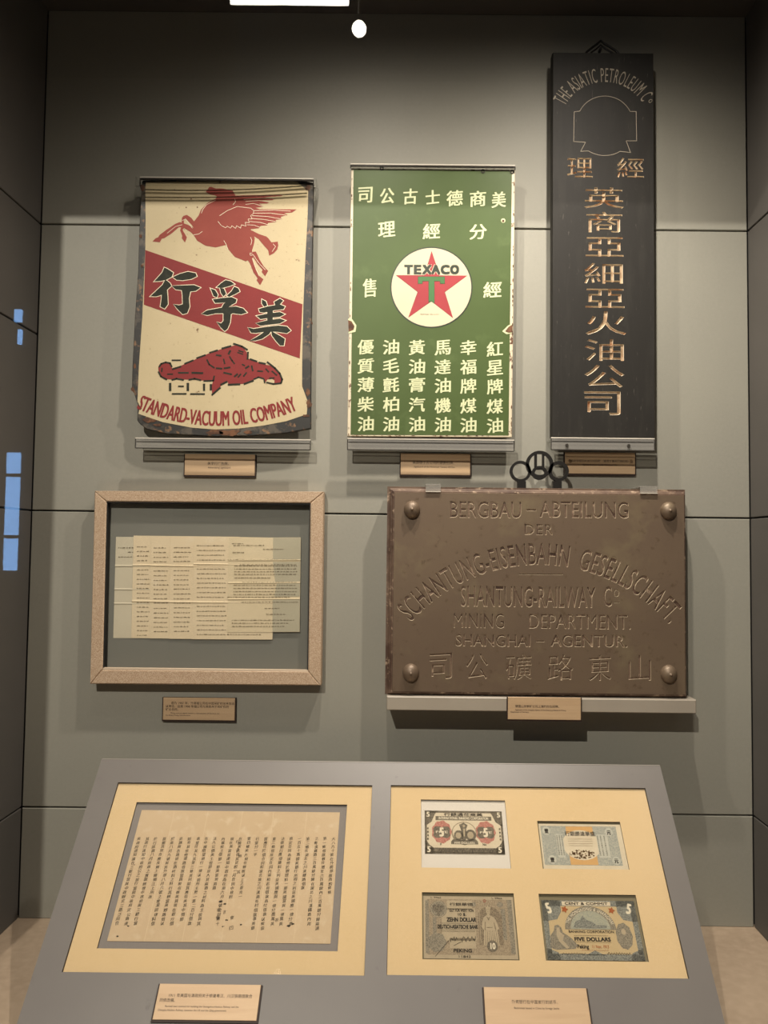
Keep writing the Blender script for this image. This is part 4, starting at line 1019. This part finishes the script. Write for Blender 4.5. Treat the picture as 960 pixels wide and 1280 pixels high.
class Note:
    """x,y run 0..1 over the note from its top-left corner"""
    def __init__(s, nm, quad, label, group='old banknotes', h=HN):
        r = rectify(FC.uvs(quad, h)); s.x0, s.y0 = r[0]; s.x1, s.y1 = r[2]; s.h = h; s.W = s.x1-s.x0; s.H = s.y1-s.y0
        s.t = thing(nm, label, 'banknote', FC.p((s.x0+s.x1)/2, s.y0, h), group); s.k = 0
    def q(s, x, y): return (s.x0 + s.W*x, s.y1 - s.H*y)
    def part(s, nm, m_, fn, parent=None):
        s.k += 1; s.a = s.h + s.k*.00006; s.b = s.a + .00005
        mb = MB(); fn(mb); return mb.build(nm, m_, parent or s.t)
    def R(s, m, x0, y0, x1, y1): a = s.q(x0, y1); b = s.q(x1, y0); m.rect(FC, a[0], a[1], b[0], b[1], s.a, s.b)
    def PG(s, m, pts): m.prism(FC, [s.q(*p) for p in pts], s.a, s.b)
    def EL(s, m, cx, cy, rx, ry, n=28, wob=0, lobes=12):
        m.prism(FC, [s.q(cx + rx*(1 + wob*math.cos(lobes*2*PI*i/n))*math.cos(2*PI*i/n), cy + ry*(1 + wob*math.cos(lobes*2*PI*i/n))*math.sin(2*PI*i/n)) for i in range(n)], s.a, s.b)
    def TX(s, m, txt, cx, cy, ht, wd, bold=.02, rot=0):
        """text whose caps fill ht (0..1 of note) over width wd"""
        sz = ht * s.H / (capk if ord(txt[0]) < 0x2e00 else .9); X, Y = s.q(cx, cy); lw = line_w(txt, sz); sx = wd * s.W / lw
        its = text_items(txt, 0, -ht*s.H/2, sz, sx=sx); c, sn = math.cos(rot), math.sin(rot)
        put(m, FC, [(g_, (lambda x, y, T=T: (X + T(x, y)[0]*c - T(x, y)[1]*sn, Y + T(x, y)[0]*sn + T(x, y)[1]*c))) for g_, T in its], s.a, s.b, 0, sz * bold)
    def SC(s, m, x0, x1, y, amp, n=24, wd=.0005):
        pts = [s.q(x0 + (x1-x0)*i/n, y + amp*math.sin(i*1.9) * random.uniform(.3, 1)) for i in range(n+1)]; m.line(FC, pts, wd, s.a, s.b)
# 1: five dollars, black and red, on white card
cd = rectify(FC.uvs([(528, 1003), (630.5, 1003.5), (637.5, 1084), (528, 1083)], HN - .0004))
tag(B('backing_card', M_wp, None, lambda m: m.prism(FC, inset(ccw(hB[0]), -.002), -.0092, HN - .0004)), 'white card behind the black and red five dollar banknote', 'card')
n1 = Note('banknote', [(531, 1013.5), (627, 1014), (631.5, 1068.5), (531, 1067)], 'black banknote with two red ornaments and the number 5, upper left console window')
n1.part('paper', M_np, lambda m: n1.R(m, 0, 0, 1, 1))
def brd(nt, m, b): nt.R(m, 0, 0, 1, b); nt.R(m, 0, 1-b, 1, 1); nt.R(m, 0, b, b*.55, 1-b); nt.R(m, 1-b*.55, b, 1, 1-b)
def n1b(m):
    brd(n1, m, .05)
    for pts in ([(0, 0), (.17, 0), (.13, .09), (.09, .26), (.03, .34), (0, .36)], [(1, 0), (.83, 0), (.87, .09), (.91, .26), (.97, .34), (1, .36)], [(0, 1), (0, .66), (.03, .72), (.06, .8), (.11, .86), (.11, 1)], [(1, 1), (1, .66), (.97, .72), (.94, .8), (.89, .86), (.89, 1)]): n1.PG(m, pts)
    n1.R(m, .14, .13, .86, .225); n1.R(m, .0, .86, 1, .98); n1.R(m, .33, .72, .67, .78)
n1.part('engraved_border', N_blk, n1b)
n1.part('red_ornament', N_red, lambda m: [n1.EL(m, x, .5, .125, .26, 36, .05, 9) for x in (.215, .775)])
n1.part('number_panel', N_blk, lambda m: [n1.PG(m, [(x-.11, .44), (x-.09, .38), (x-.03, .37), (x, .40), (x+.03, .37), (x+.09, .38), (x+.11, .44), (x+.10, .5), (x+.11, .58), (x+.08, .64), (x+.03, .64), (x, .61), (x-.03, .64), (x-.08, .64), (x-.11, .58), (x-.10, .5)]) for x in (.215, .775)])
n1.part('vignette', N_blk2, lambda m: (n1.EL(m, .5, .52, .16, .26)))
n1.part('vignette_paper', M_np, lambda m: (n1.EL(m, .5, .50, .145, .22)))
n1.part('vignette_figures', N_blk, lambda m: (n1.EL(m, .43, .58, .06, .12), n1.EL(m, .58, .57, .07, .13), n1.PG(m, [(.44, .33), (.5, .28), (.55, .34), (.53, .42), (.52, .7), (.47, .7), (.46, .44)]), n1.PG(m, [(.33, .72), (.36, .66), (.5, .69), (.64, .66), (.67, .72), (.5, .8)])))
n1.part('vignette_light', M_np2, lambda m: (n1.EL(m, .425, .58, .035, .07), n1.EL(m, .58, .57, .04, .08), n1.EL(m, .50, .36, .016, .03, 12), n1.PG(m, [(.49, .42), (.515, .42), (.51, .6), (.49, .6)])))
def n1t(m):
    for x, y, s_ in ((.045, .09, .11), (.955, .09, .11), (.05, .90, .12), (.94, .90, .12)): n1.TX(m, '5', x, y, s_, .045, .04)
    for x in (.215, .775): n1.TX(m, '5', x, .505, .19, .055, .05); n1.TX(m, 'FIVE', x, .505, .05, .16, .02)
    n1.TX(m, 'INTERNATIONAL BANKING CORPORATION', .5, .178, .06, .64, .02); n1.TX(m, 'FIVE DOLLARS', .5, .75, .045, .26)
n1.part('cream_lettering', M_cr, n1t)
def n1k(m):
    n1.TX(m, '行銀通花商美', .5, .085, .07, .5, .02); n1.SC(m, .17, .5, .905, .05, 34); n1.SC(m, .55, .88, .905, .05, 30)
    for y in (.42, .5, .58, .66): n1.TX(m, '券', .04, y, .05, .022); n1.TX(m, '券', .955, y, .05, .022)
    n1.TX(m, 'X', .2, .78, .05, .02); n1.TX(m, 'No', .75, .78, .05, .05)
n1.part('black_lettering', M_bk, n1k)
# 2: pale blue and gold note
n2 = Note('banknote', [(674, 1031), (771.5, 1032.5), (783, 1085), (680.5, 1083)], 'pale blue banknote with gold centre and dark dragon emblem, upper right console window')
n2.part('paper', M_np, lambda m: n2.R(m, -.01, -.03, 1.04, 1.05))
n2.part('blue_field', N_blue, lambda m: n2.R(m, .01, .02, .97, .96))
n2.part('gold_centre', M_goldp, lambda m: n2.R(m, .33, .03, .67, .95))
n2.part('centre_paper', M_np, lambda m: (n2.EL(m, .5, .48, .24, .36)))
n2.part('corner_roundel', M_blp, lambda m: [n2.EL(m, x, y, .05, .10, 20) for x, y in ((.08, .14), (.87, .16), (.11, .83), (.90, .84))] + [n2.PG(m, [(.19, .22), (.28, .22), (.28, .78), (.19, .78)]), n2.PG(m, [(.70, .22), (.84, .22), (.84, .78), (.70, .78)])])
def n2k(m):
    n2.TX(m, '行銀勝達華盛', .5, .2, .11, .38, .02)
    for x, y, c in ((.08, .14, '壹'), (.87, .16, '元'), (.11, .83, '壹'), (.90, .84, '元')): n2.TX(m, c, x, y, .11, .05, .05)
    for i, x in enumerate((.205, .235, .265, .715, .755, .80)):
        for j in range(11): n2.TX(m, '此票即付現銀洋中華通用'[j], x, .26 + j*.045, .035, .018, .01)
n2.part('dark_lettering', M_bk, n2k)
n2.part('brown_script', M_brt, lambda m: [n2.SC(m, .34, .64, y, .018, 40, .00035) for y in (.34, .39, .45, .50)])
def drg(m):
    for i in range(70):
        a = random.uniform(0, 2*PI); r = random.random() ** .5
        x, y = .49 + .16*r*math.cos(a), .70 + .10*r*math.sin(a); n2.EL(m, x, y, random.uniform(.006, .015), random.uniform(.01, .02), 7)
n2.part('emblem', M_brt, drg)
# 3: grey-brown ten dollar note
n3 = Note('banknote', [(529.5, 1120), (640, 1121.5), (649, 1199.5), (529.5, 1198)], 'grey-brown banknote with eagle roundel and standing robed figure, lower left console window')
n3.part('paper', M_np2, lambda m: n3.R(m, 0, 0, 1, 1))
n3.part('engraved_field', N_brnl, lambda m: n3.R(m, .04, .05, .97, .94))
n3.part('edge_ornament', N_gry, lambda m: (n3.R(m, .02, .07, .06, .92), n3.R(m, .93, .05, .98, .92), n3.R(m, .1, .35, .14, .6), n3.R(m, .85, .2, .9, .7), n3.EL(m, .56, .13, .025, .035, 18), n3.EL(m, .85, .13, .035, .045, 18)))
n3.part('text_field', M_np2, lambda m: (n3.R(m, .26, .07, .54, .22), n3.R(m, .2, .2, .57, .72), n3.R(m, .28, .68, .56, .84)))
n3.part('roundel', N_gry, lambda m: (n3.EL(m, .165, .215, .095, .14, 36), n3.EL(m, .14, .75, .10, .15, 30, .06, 7)))
n3.part('roundel_ring', M_np2, lambda m: m.ring(FC, *n3.q(.165, .215), n3.W*.078, n3.W*.082, n3.a, n3.b, 40))
def eagle(m):
    n3.PG(m, [(.165, .13), (.18, .15), (.175, .17), (.20, .14), (.23, .16), (.225, .22), (.20, .26), (.185, .27), (.18, .32), (.165, .34), (.15, .32), (.145, .27), (.13, .26), (.105, .22), (.10, .16), (.13, .14), (.155, .17), (.15, .15)])
n3.part('eagle', N_blk, eagle)
n3.part('figure_arch', N_brn, lambda m: n3.PG(m, [(.60, .78), (.60, .28), (.65, .2), (.72, .14), (.80, .2), (.86, .3), (.86, .78)]))
def fig(m):
    n3.EL(m, .712, .245, .024, .045, 16); n3.PG(m, [(.688, .215), (.684, .15), (.698, .18), (.712, .14), (.726, .18), (.742, .15), (.738, .215)])
    n3.PG(m, [(.70, .28), (.726, .28), (.73, .31), (.77, .34), (.795, .40), (.82, .52), (.80, .55), (.815, .79), (.645, .79), (.655, .55), (.632, .50), (.645, .40), (.66, .34), (.695, .31)])
    n3.R(m, .612, .22, .617, .76)
n3.part('robed_figure', M_np2, fig)
def shade(m):
    n3.PG(m, [(.668, .42), (.68, .41), (.674, .56), (.662, .54)]); n3.PG(m, [(.765, .42), (.775, .43), (.79, .54), (.778, .56)])
    for x in (.672, .69, .708, .726, .744, .762, .782): n3.PG(m, [(x, .55), (x + .004, .55), (x + .006 + (x-.72)*.2, .78), (x - .002 + (x-.72)*.2, .78)])
    n3.R(m, .685, .50, .75, .515); n3.R(m, .702, .24, .708, .25); n3.R(m, .717, .24, .723, .25); n3.R(m, .708, .268, .717, .272); n3.PG(m, [(.69, .33), (.712, .40), (.735, .33), (.712, .35)])
n3.part('robe_shading', N_brn, shade)
n3.part('number_roundel', N_blk, lambda m: (n3.EL(m, .735, .80, .058, .09, 30, .03, 10)))
n3.part('cream_number', M_cr, lambda m: (n3.TX(m, '10', .735, .80, .09, .065, .03)))
def n3k(m):
    n3.TX(m, '行銀華德', .42, .13, .05, .26, .01); n3.TX(m, 'GUT FÜR WERT VON', .42, .235, .045, .27, .02); n3.TX(m, '10 $.', .42, .30, .042, .10, .03)
    n3.TX(m, 'ZEHN DOLLAR', .415, .385, .065, .32, .04); n3.TX(m, 'DEUTSCH-ASIATISCHE BANK', .37, .50, .06, .44, .03)
    for y in (.445, .55, .575): n3.SC(m, .18, .56, y, .004, 50, .0003)
    n3.TX(m, 'PEKING', .415, .875, .05, .2, .03); n3.SC(m, .28, .36, .70, .05, 10, .0006); n3.SC(m, .4, .56, .69, .06, 12, .0007)
    m.line(FC, [n3.q(.12, .97), n3.q(.27, .72)], .0005, n3.a, n3.b); m.line(FC, [n3.q(.32, .8), n3.q(.4, .74)], .0005, n3.a, n3.b)
    n3.TX(m, '11842', .43, .965, .035, .14, 0); n3.TX(m, 'L 9966', .14, .025, .025, .12, .0); n3.TX(m, 'L 9966', .82, .025, .025, .12, .0)
n3.part('dark_lettering', M_bk, n3k)
n3.part('red_stamp', mat('red_stamp_ink', '#a04a38', .8), lambda m: m.ring(FC, *n3.q(.68, .07), .0016, .0024, n3.a, n3.b, 20))
# 4: slate and buff five dollar note
n4 = Note('banknote', [(677, 1125), (790, 1126.5), (809, 1201), (684, 1200)], 'slate blue and buff banknote with harbour view under an arch, lower right console window')
n4.part('paper', mat('note_paper_gold_buff', '#c2ac82', .8), lambda m: n4.R(m, 0, 0, 1, 1))
def n4b(m):
    brd(n4, m, .10)
    for x in (0, 1):
        f_ = (lambda a: a) if x == 0 else (lambda a: 1 - a)
        n4.PG(m, [(f_(0), 0), (f_(.20), 0), (f_(.20), .2), (f_(.15), .33), (f_(.05), .36), (f_(0), .36)])
        n4.PG(m, [(f_(0), .8), (f_(.06), .84), (f_(.12), .88), (f_(.14), 1), (f_(0), 1)])
    n4.PG(m, [(.4, .92), (.5, .84), (.6, .92)])
n4.part('engraved_border', N_blud, n4b)
n4.part('top_strip', M_np, lambda m: n4.R(m, .22, .02, .74, .09))
n4.part('portrait', N_gry, lambda m: (n4.PG(m, [(.04, .8), (.06, .6), (.10, .52), (.11, .44), (.15, .42), (.18, .47), (.19, .55), (.27, .64), (.33, .76), (.3, .82), (.1, .84)]), n4.EL(m, .83, .60, .085, .22, 28, .04, 9)))
n4.part('portrait_light', M_np2, lambda m: (n4.PG(m, [(.13, .47), (.16, .47), (.16, .54), (.20, .6), (.18, .68), (.24, .8), (.21, .82), (.14, .7), (.12, .6)]), n4.EL(m, .83, .53, .025, .05, 14)))
def archn(nt, cx, cy, rx, ry, n=24): return [(cx + rx*math.cos(PI*i/n), cy - ry*math.sin(PI*i/n)) for i in range(n+1)]
n4.part('arch_band', N_gry, lambda m: n4.PG(m, archn(n4, .49, .50, .27, .40)))
n4.part('arch_view', guil('engraved_sky', '#8b8f85', '#a9a892', sc=1500), lambda m: n4.PG(m, archn(n4, .49, .49, .21, .31)))
n4.part('harbour', N_blud, lambda m: n4.PG(m, [(.31, .47), (.34, .36), (.39, .34), (.42, .26), (.45, .33), (.52, .37), (.55, .42), (.67, .43), (.66, .47), (.5, .48)]))
def n4c(m):
    n4.TX(m, '5', .07, .14, .17, .05, .04, .3); n4.TX(m, '5', .93, .14, .17, .05, .04, -.3)
    cX, cY = n4.q(.49, .52); r = n4.W * .235; txt_ = 'THE HONGKONG & SHANGHAI'; sz = n4.H * .062 / capk
    its = text_items(txt_, 0, 0, sz, sx=(r * 2.5) / line_w(txt_, sz), arc=(0, 0, r, 1)); ky = (.345 * n4.H) / r
    for g_, T in its: m.glyph(FC, g_, (lambda x, y, T=T: (cX + T(x, y)[0], cY + T(x, y)[1]*ky)), n4.a, n4.b)
n4.part('pale_lettering', M_cr, n4c)
def n4k(m):
    n4.TX(m, 'CENT & COMMIT', .48, .055, .045, .46, .03); n4.TX(m, 'BANKING CORPORATION', .49, .535, .04, .48, .02)
    n4.TX(m, 'FIVE DOLLARS', .49, .66, .06, .38, .05); n4.SC(m, .15, .4, .9, .02, 30, .0005); n4.SC(m, .62, .86, .89, .03, 30, .0006); n4.TX(m, 'Peking', .38, .78, .06, .12, .03)
    n4.SC(m, .3, .66, .6, .006, 50, .0003); n4.SC(m, .3, .68, .71, .006, 50, .0003)
n4.part('dark_lettering', M_bk, n4k)
n4.part('orange_lettering', mat('note_orange_ink', '#a2582a', .8), lambda m: (n4.TX(m, '11 Nov. 1913', .56, .78, .05, .18, .01), n4.EL(m, .24, .16, .03, .05, 10, .3, 5), n4.EL(m, .74, .17, .03, .05, 10, .3, 5), n4.SC(m, .36, .64, .84, .006, 40, .0003)))

label_plate(FC, [(198.5, 1229.5), (328, 1231), (322, 1277.5), (188, 1275.5)], .006, 'caption plate with four lines of print low on the console, under the manuscript',
    [('1911 年美国与清政府关于修建粤汉、川汉铁路借款合', 210, 1246, 5.2, 'l'), ('同修改稿。', 199, 1252, 5.2, 'l'),
     ('Revised loan contract for building the Guangzhou-Hankou Railway and the', 206, 1258.8, 3.5, 'l'), ('Chengdu-Hankou Railway, between the US and the Qing government', 197, 1263.5, 3.5, 'l')])
label_plate(FC, [(603, 1233.5), (734, 1235.5), (742, 1284), (605.5, 1282)], .006, 'caption plate low on the console, under the four banknotes',
    [('外资银行在中国发行的纸币。', 670, 1254.5, 5.4, 'c'), ('Banknotes issued in China by foreign banks', 671, 1261.5, 3.7, 'c')])

SMALL = {'feather_lines', 'rust_chips', 'nail_holes', 'dark_dashes', 'lettering', 'company_name', 'name_lettering', 'small_print', 'typed_lines', 'handwriting', 'brush_corrections', 'fold_creases',
         'arched_lettering', 'black_lettering', 'cream_lettering', 'dark_lettering', 'pale_lettering', 'orange_lettering', 'brown_script', 'emblem', 'edge_ornament', 'robe_shading', 'corner_roundel',
         'engraved_border', 'red_ornament', 'number_panel', 'vignette_figures', 'portrait', 'portrait_light', 'roundel', 'text_field', 'bright_edge', 'dark_edge', 'rebate_shade'}
for o in bpy.data.objects:
    if o.type == 'MESH' and o.parent and o.name.split('.')[0] in SMALL and o.name.split('.')[0] not in ('bright_edge', 'dark_edge', 'rebate_shade'):
        if not (o.name.startswith('roundel') and o.parent.name.startswith('enamel')): o['kind'] = 'stuff'
